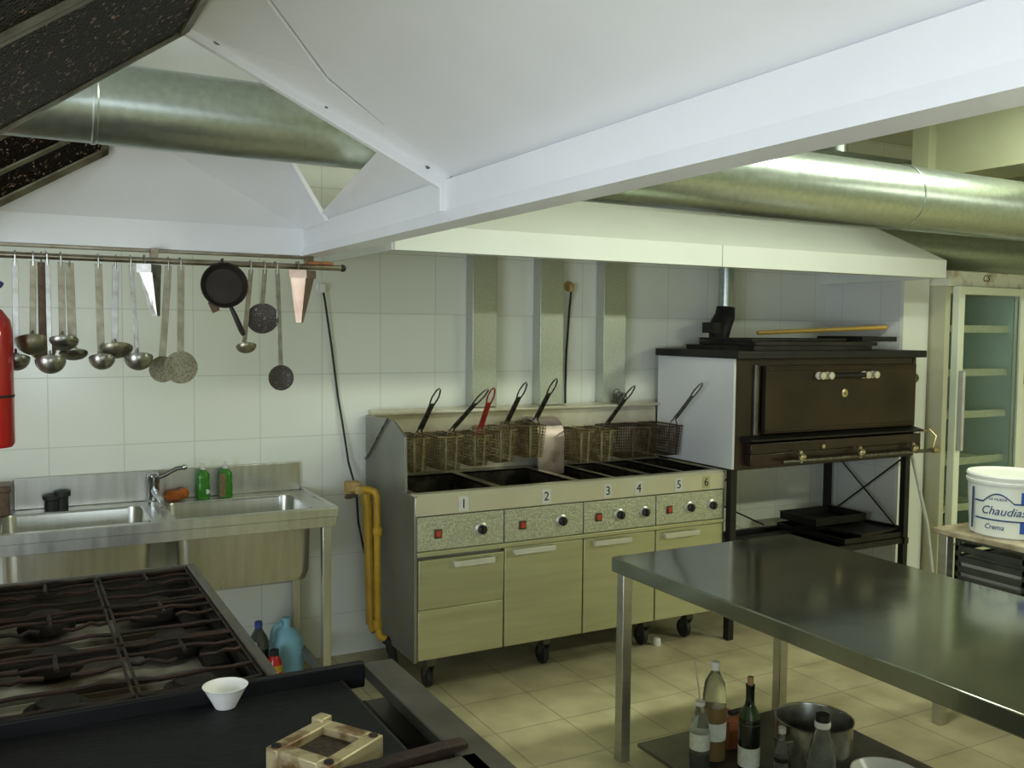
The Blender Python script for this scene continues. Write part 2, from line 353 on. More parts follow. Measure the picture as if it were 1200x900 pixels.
lo = bpy.data.objects.new('fill_light', L); COL.objects.link(lo); lo.location = ((W2[0]+W2[1])/2, YF+.02, (W2[2]+W2[3])/2); lo.rotation_euler = (PI/2, 0, 0)

# ------------------------------------------------------------------ island hood overhead
HX0, HX1, HY0, HY1 = -.22, 1.0, -.7, 3.5
RXm, RZm = .36, 2.345                                # ridge
hood = thing('extractor_hood', 'large white island hood overhead with open slanted panels above the stove and griddle', 'hood', (.4, 1.6, 1.95))
sk = MB()
t_ = .015
sk.box(HX1-t_, HX1+t_, HY0, HY1+t_, 1.95, 2.06).box(HX0-t_, HX0+t_, HY0, HY1+t_, 1.95, 2.06)
sk.box(HX0, HX1, HY1-t_, HY1+t_, 1.95, 2.06).box(HX0, HX1, HY0-t_, HY0+t_, 1.95, 2.06)
sk.build('skirt', 'hoodwhite', hood, bevel=.002)
MB().prism([(.986, HY0, 1.985), (.972, HY0, 1.948), (1.045, HY0, 1.946), (1.045, HY0, 1.952), (1.0, HY0, 1.955)], (0, HY1-HY0, 0)).build('rim_fold', 'hoodwhite', hood)
YA = 2.2
cr = [(.468, 1.886, 2.326), (.638, 2.066, 2.241), (.792, 2.116, 2.164), (.988, 2.165, 2.064)]
# main sloping panel: right of the ridge, up to the crease
def slope_z(x): return 2.06+(1.0-x)*(2.38-2.06)/.64
pan = [(1.0, HY0, slope_z(1.0)), (1.0, 2.17, slope_z(1.0))]
pan += [(x, y, slope_z(x)) for x, y, z in cr[::-1]]
pan += [(.36, 1.70, slope_z(.36)), (.36, HY0, slope_z(.36))]
MB().sheet(pan, -.004 if False else .004).build('slope_panel', 'hoodwhite', hood)
# folded end strip between the crease and the flange
es = MB()
fl = [(.36, YA, 2.338), (.60, YA, 2.232), (.79, YA, 2.148), (1.0, YA, 2.055)]
cc = [(.36, 1.70, slope_z(.36))]+[(x, y, slope_z(x)) for x, y, z in cr]
F = [es.bm.verts.new(p) for p in fl]; Cc = [es.bm.verts.new(p) for p in cc]
for tri in ((Cc[0], Cc[1], F[0]), (Cc[1], Cc[2], F[0]), (F[0], Cc[2], F[1]), (Cc[2], Cc[3], F[1]), (F[1], Cc[3], F[2]), (Cc[3], Cc[4], F[2]), (F[2], Cc[4], F[3])):
    es.bm.faces.new(tri)
g = bmesh.ops.extrude_face_region(es.bm, geom=es.bm.faces[:])
bmesh.ops.translate(es.bm, vec=(0,0,.004), verts=[v for v in g['geom'] if isinstance(v, bmesh.types.BMVert)])
es.build('end_panel', 'hoodwhite', hood, smooth=False)
MB().tube([(x-.004, y, slope_z(x)-.004) for x, y, z in cc[:4]], [.005, .005, .004, .001], 6).build('fold_seam', 'hoodwhite', hood)
# bolted flange on the open end
fo = MB().prism([(.353, YA-.012, 2.327), (.384, YA-.012, 2.372), (1.005, YA-.012, 2.095), (1.03, YA-.012, 2.072), (1.03, YA-.012, 1.985), (.970, YA-.012, 1.978), (.970, YA-.012, 2.037)], (0, .024, 0)).build('flange', 'hoodwhite', hood, bevel=.002)
MB().prism([(.384, YA-.03, 2.366), (.389, YA-.03, 2.374), (1.008, YA-.03, 2.099), (1.034, YA-.03, 2.075), (1.034, YA-.03, 1.99), (1.026, YA-.03, 1.99), (1.026, YA-.03, 2.07), (1.002, YA-.03, 2.091)], (0, .03, 0)).build('flange_lip', 'hoodwhite', hood)
MB().prism([(.387, YA-.034, 2.362), (.390, YA-.034, 2.366), (1.004, YA-.034, 2.0925), (1.0275, YA-.034, 2.071), (1.0275, YA-.034, 1.99), (1.024, YA-.034, 1.99), (1.024, YA-.034, 2.069), (1.001, YA-.034, 2.088)], (0, .004, 0)).build('flange_groove_shade', 'rim', fo)  # dark strip standing in for the shaded groove under the lip
for i, (bx, bz, br) in enumerate(((.425, 2.322, .012), (.675, 2.206, .006), (.935, 2.087, .006), (.998, 2.003, .012))):
    MB().lathe([(br, 0), (br, .004), (br*.6, .006)], (bx, YA-.012, bz), (0,-1,0), 12).build('bolt', 'rim', fo)
# left sloping carrier behind the filters and far module with closed back
MB().sheet([(HX0, HY0, 2.02), (-.19, HY0, 2.02), (RXm, HY0, 2.42), (RXm, HY0, 2.425), (HX0, HY0, 2.03)], .004).build('end_plate', 'hoodwhite', hood)
MB().sheet([(-.21, 3.49, 2.05), (.985, 3.49, 2.05), (.485, 3.3, 2.262), (.19, 3.3, 2.262)], .004).build('back_panel', 'hoodwhite', hood)
MB().sheet([(.985, 3.49, 2.05), (.985, 3.2, 2.05), (.852, 3.2, 2.262)], .004).sheet([(.985, 3.49, 2.05), (.852, 3.2, 2.262), (.485, 3.3, 2.262)], .004).build('side_panel', 'hoodwhite', hood, smooth=False)
MB().sheet([(1.0, 2.19, 2.055), (1.0, 3.2, 2.055), (.965, 3.2, 2.078), (.83, 2.19, 2.142)], .003).build('notch_panel', 'hoodwhite', hood)
MB().box(.19, .852, 3.19, 3.31, 2.258, 2.264).build('top_plate', 'hoodwhite', hood)
MB().box(.12, .90, 3.205, 3.46, 2.262, ZC).build('plenum', 'hoodwhite', hood, bevel=.002)
rb = MB()
rb.sheet([(.845, 3.185, 2.262), (.86, 3.185, 2.262), (.993, 3.185, 2.05), (.975, 3.185, 2.05)], .02).build('edge_flange', 'hoodwhite', hood)
rod = MB()
for y in (-.4, 1.4): rod.cyl((.36, y, 2.37), (.36, y, ZC), .006, seg=8)
rod.box(.34, .38, HY0, 1.70, 2.37, 2.386)
rod.build('hanger_rod', 'rim', hood)

# grease filters on the left slope
def fpt(s, y, d=0.0, sl=.71, x0=-.19, z0=1.944, k=0.0, yk=3.3):           # s: distance along x, plane z = z0 + sl*(x-x0)
    x = x0+s; return (x-d*sl*.8, y, z0+sl*(x-x0)+d*.8+k*(yk-y))
def grease_filter(y0, y1, label, x0, z0, ln, sl, k=0.0):
    t = thing('grease_filter', label, 'filter', (x0, (y0+y1)/2, z0), 'mesh filters in the island hood')
    q = lambda s, y, d=0: fpt(s, y, d, sl, x0, z0, k)
    MB().sheet([q(.01, y0+.01), q(ln-.01, y0+.01), q(ln-.01, y1-.01), q(.01, y1-.01)], .02).build('mesh_panel', 'filter', t)
    fr = MB(); w = .022
    for a in ((0, ln, y0, y0+w), (0, ln, y1-w, y1), (0, w, y0, y1), (ln-w, ln, y0, y1)):
        fr.prism([q(a[0], a[2], -.006), q(a[1], a[2], -.006), q(a[1], a[3], -.006), q(a[0], a[3], -.006)], Vector(q(0,0,.03))-Vector(q(0,0,0)))
    fr.build('frame', 'filter_frame', t)
    if k:
        for yy in (y0+.11, y0+.21): MB().prism([q(.02, yy, -.008), q(ln-.02, yy, -.008), q(ln-.02, yy+.012, -.008), q(.02, yy+.012, -.008)], (0, 0, .006)).build('divider', 'filter_frame', t)
grease_filter(1.50, 2.195, 'big dark mesh grease filter nearest the duct, upper left of the photo', -.19, 1.944, .55, .71)
grease_filter(.80, 1.495, 'second dark mesh grease filter, nearer than the one beside the duct', -.19, 1.944, .55, .71)
grease_filter(2.98, 3.30, 'dark mesh grease filter showing below the round duct, upper left corner', -.194, 1.94, .485, .61, .85)

# ------------------------------------------------------------------ round ducts
dt = thing('exhaust_duct', 'long round galvanised duct crossing behind the island hood under the ceiling', 'duct', (.5, 2.75, 2.27))
MB().cyl((-.9, 2.75, 2.278), (1.6, 2.75, 2.27), .108, seg=40).build('duct_section', 'galv', dt)
MB().cyl((1.55, 2.75, 2.262), (XR, 2.75, 2.245), .135, seg=40).build('duct_section', 'galv', dt)
for x in (.20, 3.35, 5.2): 
    r = .109 if x < 1 else .136
    MB().lathe([(r, 0), (r+.003, .004), (r+.003, .012), (r, .016)], (x, 2.75, 2.275 if x < 1 else 2.26), (1,0,0), 40, False, False).build('joint_ring', 'galv', dt)
MB().box(1.49, 1.52, 2.745, 2.755, 2.37, ZC).build('hanger_strap', 'galv', dt)
dt2 = thing('exhaust_duct', 'second round galvanised duct running behind the main duct at upper right', 'duct', (5.2, 3.5, 2.52))
MB().cyl((3.0, 3.5, 2.52), (XR, 3.5, 2.52), .10, seg=32).build('duct_section', 'galv', dt2)
MB().cyl((3.80, 3.5, 2.60), (3.80, 3.5, ZC), .05, seg=20).build('riser_pipe', 'galv', dt2)
tag(MB().cyl((4.6, 4.3, 2.26), (XR, 4.3, 2.26), .14, seg=32).build('exhaust_duct', 'galv'), 'lower round galvanised duct leaving the wall hood above the fridge', 'duct')

# ------------------------------------------------------------------ wall hood over the fryers
wh = thing('extractor_hood', 'long cream wall hood above the fryers and the oven', 'hood', (3.1, 4.1, 2.0))
cx0, cx1, cy0 = 1.39, 4.805, 3.6
f = MB(); f.box(cx0, cx1, cy0-.01, cy0+.01, 2.0, 2.107).box(cx0-.01, cx0+.01, cy0, WY, 2.0, 2.107).box(cx1-.01, cx1+.01, cy0, WY, 2.0, 2.107)
f.box(cx0, cx1, cy0, cy0+.05, 2.0, 2.004)
f.build('fascia', 'hoodwhite2', wh, bevel=.002)
MB().box(3.117, 3.1195, cy0-.0115, cy0-.009, 2.0, 2.107).build('seam', 'fryer_dark', wh)
tx0, tx1, ty, tz = 2.15, 4.25, 4.2, 2.52
sl_ = MB(); A_ = [(cx0, cy0, 2.105), (cx1, cy0, 2.105), (cx1, WY, 2.105), (cx0, WY, 2.105)]; B_ = [(tx0, ty, tz), (tx1, ty, tz), (tx1, WY, tz), (tx0, WY, tz)]
for i in (3, 0, 1): 
    j = (i+1) % 4; sl_.sheet([A_[i], A_[j], B_[j], B_[i]], .003)
sl_.sheet(B_, .003)
sl_.build('canopy', 'hoodwhite2', wh, smooth=False)

# flues from fryers into the hood
for i, (a, b, lab) in enumerate(((2.172, 2.318, 'left flat galvanised flue on the wall behind the first fryers'), (2.588, 2.738, 'middle flat galvanised flue rising between the two wall cables side'), (3.01, 3.165, 'right flat galvanised flue nearest the oven'))):
    if i == 1: lab = 'middle one of the three flat galvanised flues, left of the thin wall cable'
    fl_ = MB().box(a, b, WY-.085, WY-.003, 1.262, 2.14)
    tag(fl_.build('exhaust_flue', 'flue', bevel=.003), lab, 'flue', 'flat flues behind the fryers')

# ------------------------------------------------------------------ fryers
FX = [1.60, 2.045, 2.49, 2.935, 3.385]; FY = 3.85
fry = thing('deep_fryer', 'long stainless steel deep fryer bank with panels numbered one to six', 'fryer', (2.49, 4.17, 0))
body = MB()
for a, b in zip(FX, FX[1:]): body.box(a+.004, b-.004, FY+.02, 4.47, .165, .66)
body.build('cabinet', 'fryer_dark', fry)
MB().box(FX[0]-.012, FX[0]+.003, FY, 4.50, .16, .925).build('side_panel', 'fryer_dark', fry, bevel=.002)
MB().box(FX[4]-.003, FX[4]+.01, FY, 4.50, .16, .925).build('side_panel', 'fryer_dark', fry, bevel=.002)
fas = MB().prism([(FX[0]-.01, FY, .832), (FX[0]-.01, FY-.004, .915), (FX[0]-.01, FY+.008, .932), (FX[0]-.01, FY+.055, .932), (FX[0]-.01, FY+.055, .832)], (FX[4]-FX[0]+.02, 0, 0)).build('number_panel', 'fryer_top', fry, bevel=.003)
for n_, x in (('1', 1.831), ('2', 2.274), ('3', 2.632), ('4', 2.822), ('5', 3.080), ('6', 3.264)):
    stk = MB().box(x-.024, x+.024, FY-.0045, FY-.002, .842, .908).build('number_sticker', 'sticker' if n_ != '6' else 'fryer', fry)
    stk['label'] = ('white sticker' if n_ != '6' else 'faded metallic sticker')+' with the number '+n_
    tb = text_mesh(n_, .062); tb.xf(T(x, FY-.0052, .874) @ RX(PI/2))
    # printed figure stays with its sticker
    d = tb.build('printed_number', 'digit', stk, smooth=False)
doorgeo = [(1.606, 2.041, .168, .632), (2.049, 2.486, .168, .645), (2.494, 2.931, .168, .645), (2.939, 3.382, .168, .645)]
hand = [(1.776, 1.984, .603), (2.089, 2.316, .626), (2.544, 2.768, .620), (2.98, 3.207, .616)]
ctrl = [([1.703], [1.924]), ([2.143], [2.363]), ([2.578], [2.707, 2.862]), ([3.021], [3.157, 3.308])]
for i in range(4):
    x0, x1, z0, z1 = doorgeo[i]
    dm = MB()
    if i == 0:
        dm.box(x0, x1, FY-.004, FY+.018, z0, .40).prism([(x0, FY-.004, .402), (x0, FY+.018, .402), (x0, FY+.014, z1), (x0, FY-.012, z1)], (x1-x0, 0, 0))
    else: dm.box(x0, x1, FY-.004, FY+.018, z0, z1)
    dr = dm.build('door', 'fryer', fry, bevel=.003)
    hx0, hx1, hz = hand[i]
    hm = MB().box(hx0, hx1, FY-.034, FY-.026, hz-.014, hz+.014).box(hx0, hx0+.012, FY-.03, FY-.004, hz-.012, hz+.012).box(hx1-.012, hx1, FY-.03, FY-.004, hz-.012, hz+.012)
    hm.build('door_pull', 'handle_white', dr, bevel=.003)
    cp = MB().box(FX[i]+.003, FX[i+1]-.003, FY-.002, FY+.02, .672, .828).build('control_panel', 'quilt', fry, bevel=.002)
    for x in ctrl[i][0]:
        MB().box(x-.019, x+.019, FY-.008, FY-.002, .726, .768).build('indicator_bezel', 'spoon_brown', cp, bevel=.002)
        MB().box(x-.012, x+.012, FY-.013, FY-.008, .734, .760).build('indicator_light', 'indicator', cp, bevel=.002)
    for x in ctrl[i][1]:
        MB().lathe([(.033, 0), (.033, .003), (.026, .007)], (x, FY-.002, .748), (0,-1,0), 24).build('knob_ring', 'knob_ring', cp)
        k_ = MB().lathe([(.022, .004), (.021, .022), (.018, .025)], (x, FY-.002, .748), (0,-1,0), 20).box(x-.004, x+.004, FY-.034, FY-.02, .730, .766)
        k_.build('knob', 'knob', cp)
MB().box(FX[0], FX[4], FY-.012, FY+.02, .648, .670).build('trim_rail', 'fryer', fry, bevel=.004)
# deck with openings, tanks below
tanks = [(1.625, 2.025), (2.065, 2.47), (2.51, 2.70), (2.725, 2.915), (2.955, 3.145), (3.17, 3.365)]
ty0, ty1 = 3.918, 4.41
dk = MB(); dk.box(FX[0], FX[4], FY+.03, ty0, .918, .93).box(FX[0], FX[4], ty1, 4.47, .918, .93)
xs = [FX[0]]+[v for t in tanks for v in t]+[FX[4]]
for a, b in zip(xs[0::2], xs[1::2]): dk.box(a, b, ty0, ty1, .918, .93)
dk.build('deck', 'deck', fry)
for a, b in tanks:
    tm = MB(); w = .006; zb = .70
    tm.box(a, b, ty0, ty1, zb, zb+.01)
    tm.box(a-w, a, ty0-w, ty1+w, zb, .926).box(b, b+w, ty0-w, ty1+w, zb, .926).box(a, b, ty0-w, ty0, zb, .926).box(a, b, ty1, ty1+w, zb, .926)
    tk = tm.build('tank', 'tank', fry)
    MB().box(a+.001, b-.001, ty0+.001, ty1-.001, .83, .845).build('frying_oil', 'oil', tk)
# backsplash, wing, baskets rail
MB().box(FX[0], FX[4]+.01, 4.47, 4.50, .93, 1.245).prism([(FX[0], 4.43, 1.24), (FX[0], 4.43, 1.252), (FX[0], 4.50, 1.265), (FX[0], 4.50, 1.24)], (FX[4]-FX[0]+.01, 0, 0)).build('backsplash', 'splash', fry, bevel=.002)
MB().prism([(FX[0]-.012, 4.50, .925), (FX[0]-.012, 4.50, 1.24), (FX[0]-.012, 4.12, 1.245), (FX[0]-.012, 3.975, 1.185), (FX[0]-.012, 3.965, .925)], (.014, 0, 0)).build('side_wing', 'fryer_dark', fry, bevel=.002)
MB().tube([(FX[0]-.02, 4.48, 1.02), (FX[0]-.022, 4.30, 1.15), (FX[0]-.02, 4.17, 1.252)], .006).build('support_rod', 'spoon', fry)
MB().box(1.63, FX[4], 4.462, 4.472, 1.12, 1.135).build('basket_rail', 'spoon', fry)
# stained lift lid standing in the second basin
lid = MB()
prof = [(4.30, .90), (4.30, 1.10), (4.32, 1.16), (4.37, 1.195), (4.44, 1.205)]
lid.prism([(2.49, y, z) for y, z in prof]+[(2.49, y+.012, z-.006) for y, z in prof[::-1]], (.155, 0, 0))
lid.prism([(2.645, 4.30, .90), (2.645, 4.30, 1.10), (2.645, 4.32, 1.16), (2.645, 4.37, 1.195), (2.645, 4.44, 1.205), (2.645, 4.44, .93)], (.006, 0, 0))
lid.build('splash_cover', 'brick_dark', fry)
# casters
for i, (x, y) in enumerate(((1.70, 3.93), (2.337, 3.95), (2.95, 3.95), (3.24, 3.95), (1.70, 4.40), (3.24, 4.40))):
    cm = MB().box(x-.022, x+.022, y-.02, y+.02, .11, .165).prism([(x-.02, y-.025, .115), (x-.02, y+.03, .115), (x-.02, y+.045, .05), (x-.02, y+.02, .05)], (.004, 0, 0)).prism([(x+.016, y-.025, .115), (x+.016, y+.03, .115), (x+.016, y+.045, .05), (x+.016, y+.02, .05)], (.004, 0, 0))
    cs = cm.build('caster', 'rim', fry)
    MB().lathe([(.045, 0), (.05, .006), (.05, .022), (.045, .028)], (x-.014, y+.03, .05), (1,0,0), 24).build('wheel', 'rubber', cs)

# ------------------------------------------------------------------ fry baskets
def basket_mesh(w, l, hgt, taper=.019, sp=.0165, r=.0018):
    b = MB()
    def wire(p, q, rr=r): b.tube([p, q], rr, 4)
    def pt(u, v, z):   # u,v in -1..1 / 0..1 ; z from 0 top to -hgt
        k = 1+z/hgt*taper/(w/2)*1.0
        return (u*w/2*k, v*l if abs(v) < 2 else v, z)
    nx, nl, nz = int(w/sp), int(l/sp), int(hgt/sp)
    for i in range(nx+1):
        u = -1+2*i/nx
        wire(pt(u, 0, 0), pt(u, .03, -hgt)); wire(pt(u, 1, 0), pt(u, .97, -hgt)); wire(pt(u, .03, -hgt), pt(u, .97, -hgt))
    for i in range(nl+1):
        v = i/nl
        for s in (-1, 1): wire(pt(s, v, 0), pt(s, .03+.94*v, -hgt))
        wire(pt(-1, .03+.94*v, -hgt), pt(1, .03+.94*v, -hgt))
    for i in range(1, nz+1):
        z = -hgt*i/nz; e = .03*i/nz
        b.tube([pt(-1, e, z), pt(1, e, z), pt(1, 1-e, z), pt(-1, 1-e, z)], r, 4, True)
    return b
def rim_mesh(w, l):
    return MB().tube([(-w/2, 0, 0), (w/2, 0, 0), (w/2, l, 0), (-w/2, l, 0)], .0042, 6, True)
def handle_mesh(lean=0.0):
    m = MB(); d = Vector((lean, -.25, .235)).normalized()
    e = Vector((1, 0, 0))
    m.tube([Vector((-.03, .0, 0)), Vector((-.012, -.005, .04))], .0035, 6); m.tube([Vector((.03, .0, 0)), Vector((.012, -.005, .04))], .0035, 6)
    p0 = Vector((0, -.005, .035))
    pts = []
    for s, a in ((-1, 0), (-1, .20), (-1.5, .235), (-1.7, .27), (-1.0, .315), (0, .33), (1.0, .315), (1.7, .27), (1.5, .235), (1, .20), (1, 0)):
        pts.append(p0 + d*a + e*(.010*s))
    m.tube(pts, .0042, 6)
    return m, p0, d
def grip_mesh(p0, d):
    m = MB(); e = Vector((1,0,0)); n = e.cross(d).normalized()
    a, b = p0+d*.02, p0+d*.215
    m.prism([a-e*.015-n*.003, a+e*.015-n*.003, b+e*.013-n*.003, b-e*.013-n*.003], n*.006); return m
def stem_hooks(w, l):
    m = MB()
    for s in (-1, 1): m.tube([(s*w*.3, l, 0), (s*w*.3, l+.012, .004), (s*w*.3, l+.02, -.012)], .003, 6)
    return m
def make_basket(name, label, x, y, z, w=.135, l=.255, h=.165, lean=0.0, wire='wire', grip='grip', handle=True):
    t = thing(name, label, 'basket', (x, y, z), 'wire baskets hung over the fryers')
    basket_mesh(w, l, h).build('wire_body', wire, t, local=True, smooth=False)
    rim_mesh(w, l).build('rim', wire, t, local=True)
    stem_hooks(w, l).build('hook', wire, t, local=True)
    for u in (-.22, .22):
        fs = MB().prism([(u*w-.006, -.003, .002), (u*w+.006, -.003, .002), (u*w*.85+.006, .03*l*.98-.003, -h), (u*w*.85-.006, .03*l*.98-.003, -h)], (0, -.002, 0))
        fs.build('front_strap', 'spoon_dull' if wire == 'wire' else wire, t, local=True)
    if handle:
        hm, p0, d = handle_mesh(lean); ho = hm.build('handle', 'red_grip' if grip == 'red_grip' else 'grip', t, local=True)
        grip_mesh(p0, d).build('grip', grip, ho, local=True)
    return t
bz = 1.143; by = 4.195
b0 = make_basket('fryer_basket', 'leftmost wire fry basket, its long handle upright against the tiles', 1.752, by, bz, w=.115)
make_basket('fryer_basket', 'wire fry basket in the second place from left, dark handle leaning right', 1.925, by, bz, w=.14, lean=.09)
make_basket('fryer_basket', 'wire fry basket with the red coated handle', 2.073, by-.02, bz, w=.13, lean=-.05, grip='red_grip', h=.15)
b4 = make_basket('fryer_basket', 'wire fry basket behind sticker 2, second from right of the left group', 2.232, by, 1.163, lean=-.02)
d5 = dup(b4, (2.405, by, 1.178), 'wire fry basket beside the stained curved cover, left of it')
make_basket('fryer_basket', 'small wire fry basket just right of the stained curved cover', 2.715, by, bz-.01, w=.11, handle=False)
make_basket('fryer_basket', 'pale wire fry basket with black handle ending in front of the right flue', 2.85, by, bz-.01, w=.135, lean=.01)
make_basket('fryer_basket', 'wide sooty wire basket without handle in the right basins', 3.085, by, 1.14, w=.27, wire='wire_dark', handle=False)
make_basket('fryer_basket', 'rightmost wire fry basket, its handle in front of the white oven side', 3.31, by, bz-.003, w=.13, lean=.0, wire='wire_dark')
# knotted wire holder on the end of the right splash
kw = MB()
for k in range(7):
    a = random.uniform(0, 2*PI); c = Vector((3.11+random.uniform(-.03, .03), 4.44+random.uniform(-.01, .01), 1.30+random.uniform(-.025, .03)))
    kw.tube([c+Vector((.022*math.cos(2*PI*i/8+a), .006*math.sin(i), .022*math.sin(2*PI*i/8+a))) for i in range(8)], .003, 5, True)
kw.box(3.08, 3.14, 4.435, 4.45, 1.258, 1.285)
tag(kw.build('wire_bundle', 'grip'), 'tangled bundle of wire loops standing on the splash ledge by the oven', 'wire')

# ------------------------------------------------------------------ gas pipe and cables
gp = thing('gas_pipe', 'yellow gas pipe with tan valve standing left of the fryers', 'pipe', (1.53, 4.25, 0))
yx, yy = 1.53, 4.18
MB().tube([(1.45, 4.27, .905), (1.50, 4.21, .908), (1.522, 4.185, .90), (yx, yy, .875), (yx+.002, yy, .70), (yx+.006, yy, .24), (yx+.012, yy-.01, .20), (yx+.04, yy-.02, .185)], .017, 12).build('pipe', 'yellow', gp)
MB().tube([(1.505, 4.27, .89), (1.513, 4.26, .80), (1.528, 4.25, .25), (1.54, 4.22, .21)], .024, 10).build('pipe', 'yellow', gp)
for z in (.71, .26): MB().lathe([(.021, -.02), (.024, -.012), (.024, .012), (.021, .02)], (yx+.003, yy, z), (0,0,1), 14).build('coupling', 'yellow', gp)
v = MB().box(1.405, 1.475, 4.24, 4.30, .895, .945).box(1.44, 1.50, 4.22, 4.29, .885, .925).cyl((1.42, 4.27, .86), (1.42, 4.27, .90), .02)
v.build('valve', 'tan', gp, bevel=.008)
MB().box(1.395, 1.45, 4.235, 4.25, .868, .888).build('valve_tap', 'rim', gp, bevel=.004)
MB().tube([(yx+.035, yy-.02, .185), (yx+.06, yy-.03, .16), (yx+.08, yy-.02, .08), (yx+.1, yy+.02, .02), (yx+.13, yy+.12, .016)], .021, 10).build('hose', 'rubber', gp)
def cable(name, pts, r, label, plug, pm_='whiteplastic'):
    t = thing(name, label, 'cable', pts[-1])
    MB().tube(pts, r, 8).build('cord', 'rubber', t)
    x, y, z = plug
    MB().lathe([(.030, 0), (.030, .006), (.022, .010)], (x, WY, z), (0,-1,0), 20).build('socket', pm_, t)
    MB().box(x-.015, x+.015, WY-.045, WY-.01, z-.032, z+.012).build('plug', 'tan' if pm_ != 'whiteplastic' else pm_, t, bevel=.004)
    return t
cable('power_cable', [(1.372, 4.515, 1.87), (1.385, 4.52, 1.80), (1.42, 4.53, 1.58), (1.455, 4.54, 1.33), (1.475, 4.53, 1.2), (1.50, 4.51, 1.0), (1.525, 4.46, .86), (1.535, 4.46, .70), (1.56, 4.45, .56), (1.585, 4.44, .45), (1.588, 4.44, .30)], .0055, 'black cable hanging from a round wall socket beside the utensil rail', (1.371, 4.5, 1.885))
cable('power_cable', [(2.817, 4.515, 1.905), (2.815, 4.53, 1.80), (2.805, 4.54, 1.55), (2.80, 4.538, 1.35), (2.80, 4.53, 1.0)], .006, 'thin cable hanging straight down between the middle and right flues', (2.818, 4.5, 1.93), 'tan')

# ------------------------------------------------------------------ oven
ov = thing('pizza_oven', 'dark brown gas oven with white side on a tall iron stand', 'oven', (4.1, 4.15, 0))
OX0, OX1, OY0, OY1, OZ0, OZ1 = 3.402, 4.84, 3.80, 4.46, .935, 1.535
MB().box(OX0+.012, OX1, OY0+.02, OY1, OZ0+.03, OZ1).build('body', 'oven', ov, bevel=.004)
MB().box(OX0-.004, OX0+.012, OY0, OY1, OZ0+.005, OZ1).build('side_panel', 'white_panel', ov, bevel=.002)
ff = MB(); ff.box(OX0+.012, 3.59, OY0, OY0+.03, OZ0, OZ1).box(4.815, OX1, OY0, OY0+.03, OZ0, OZ1).box(3.59, 4.815, OY0+.005, OY0+.03, 1.49, OZ1).box(3.59, 4.815, OY0, OY0+.03, OZ0, 1.085)
ff.build('front_frame', 'oven', ov, bevel=.004)
MB().cyl((3.55, OY0-.005, 1.12), (3.55, OY0-.005, 1.50), .016, seg=12).build('door_hinge', 'rim', ov)
dr = MB().box(3.60, 4.805, OY0-.03, OY0+.003, 1.125, 1.495).box(3.61, 4.795, OY0-.036, OY0-.03, 1.135, 1.15).box(3.61, 4.795, OY0-.036, OY0-.03, 1.47, 1.485).build('door', 'oven_door', ov, bevel=.005)
for x in (3.985, 4.05, 4.345, 4.415):
    m_ = MB().lathe([(.020, 0), (.022, .01), (.014, .02), (.020, .03), (.021, .045), (.010, .052)], (x, OY0-.03, 1.438), (0,-1,0), 16)
    m_.build('ceramic_knob', 'porcelain', dr)
MB().cyl((4.06, OY0-.062, 1.438), (4.34, OY0-.062, 1.438), .014, seg=12).build('door_handle', 'black', dr)
MB().lathe([(.024, 0), (.024, .004), (.014, .007)], (4.20, OY0-.03, 1.335), (0,-1,0), 18).lathe([(.008, 0), (.008, .012)], (4.20, OY0-.036, 1.335), (0,-1,0), 8).build('door_badge', 'brass', dr)
MB().box(3.49, OX1+.006, OY0-.045, OY0, 1.02, 1.078).box(3.49, OX1+.006, OY0-.045, OY0, .955, 1.02).build('gas_panel', 'oven', ov, bevel=.004)
MB().prism([(3.47, OY0-.02, 1.082), (3.47, OY0-.075, 1.095), (3.47, OY0-.075, 1.102), (3.47, OY0, 1.118), (3.47, OY0, 1.082)], (1.36, 0, 0)).build('drip_ledge', 'black', ov)
mn = MB().cyl((3.68, OY0-.085, .975), (4.93, OY0-.085, .975), .011, seg=12).build('gas_manifold', 'grip', ov)
for x in (3.815, 4.278, 4.729):
    m_ = MB().cyl((x, OY0-.085, .965), (x, OY0-.085, 1.03), .011, seg=10).box(x-.03, x+.005, OY0-.11, OY0-.10, .985, 1.0).lathe([(.016, 0), (.018, .02), (.010, .032)], (x, OY0-.085, 1.0), (0,-1,0), 12).cyl((x, OY0-.085, 1.015), (x, OY0-.03, 1.015), .007, seg=8)
    m_.build('gas_valve', 'brass', ov)
MB().lathe([(.012, 0), (.012, .012)], (4.02, OY0-.045, 1.04), (0,-1,0), 12).build('stud', 'brass', ov)
MB().tube([(4.90, OY0-.085, .985), (4.93, OY0-.085, 1.06), (4.90, OY0-.06, 1.10), (4.86, OY0-.02, 1.08)], .006, 8).lathe([(.018, -.03), (.022, 0), (.018, .03)], (4.93, OY0-.085, .975), (1,0,0), 12).build('gas_tap', 'brass', ov)
MB().lathe([(.026, 0), (.03, .012), (.018, .024)], (4.82, OY0-.0, 1.41), (0,-1,0), 16).build('wing_bolt', 'grip', ov)
MB().box(OX0-.02, OX1+.03, OY0-.05, OY1+.01, OZ1, OZ1+.042).build('top_slab', 'black', ov, bevel=.004)
MB().box(OX0, OX1, OY0+.01, OY1, OZ0-.005, OZ0+.03).build('base_frame', 'black', ov, bevel=.003)
for x, y in ((OX0+.025, OY0+.03), (OX1-.03, OY0+.03), (OX1-.04, OY1-.03), (OX0+.025, OY1-.03)):
    MB().box(x-.02, x+.02, y-.02, y+.02, 0, OZ0).build('leg', 'black', ov, bevel=.002)
sh = MB(); z0 = .395
sh.box(OX0+.02, OX1-.02, OY1-.05, OY1-.015, z0, z0+.035).box(OX0+.02, OX1-.02, OY0+.015, OY0+.05, z0, z0+.035).box(OX1-.05, OX1-.015, OY0, OY1-.02, z0, z0+.035).box(OX0+.01, OX0+.045, OY0, OY1-.02, z0, z0+.035)
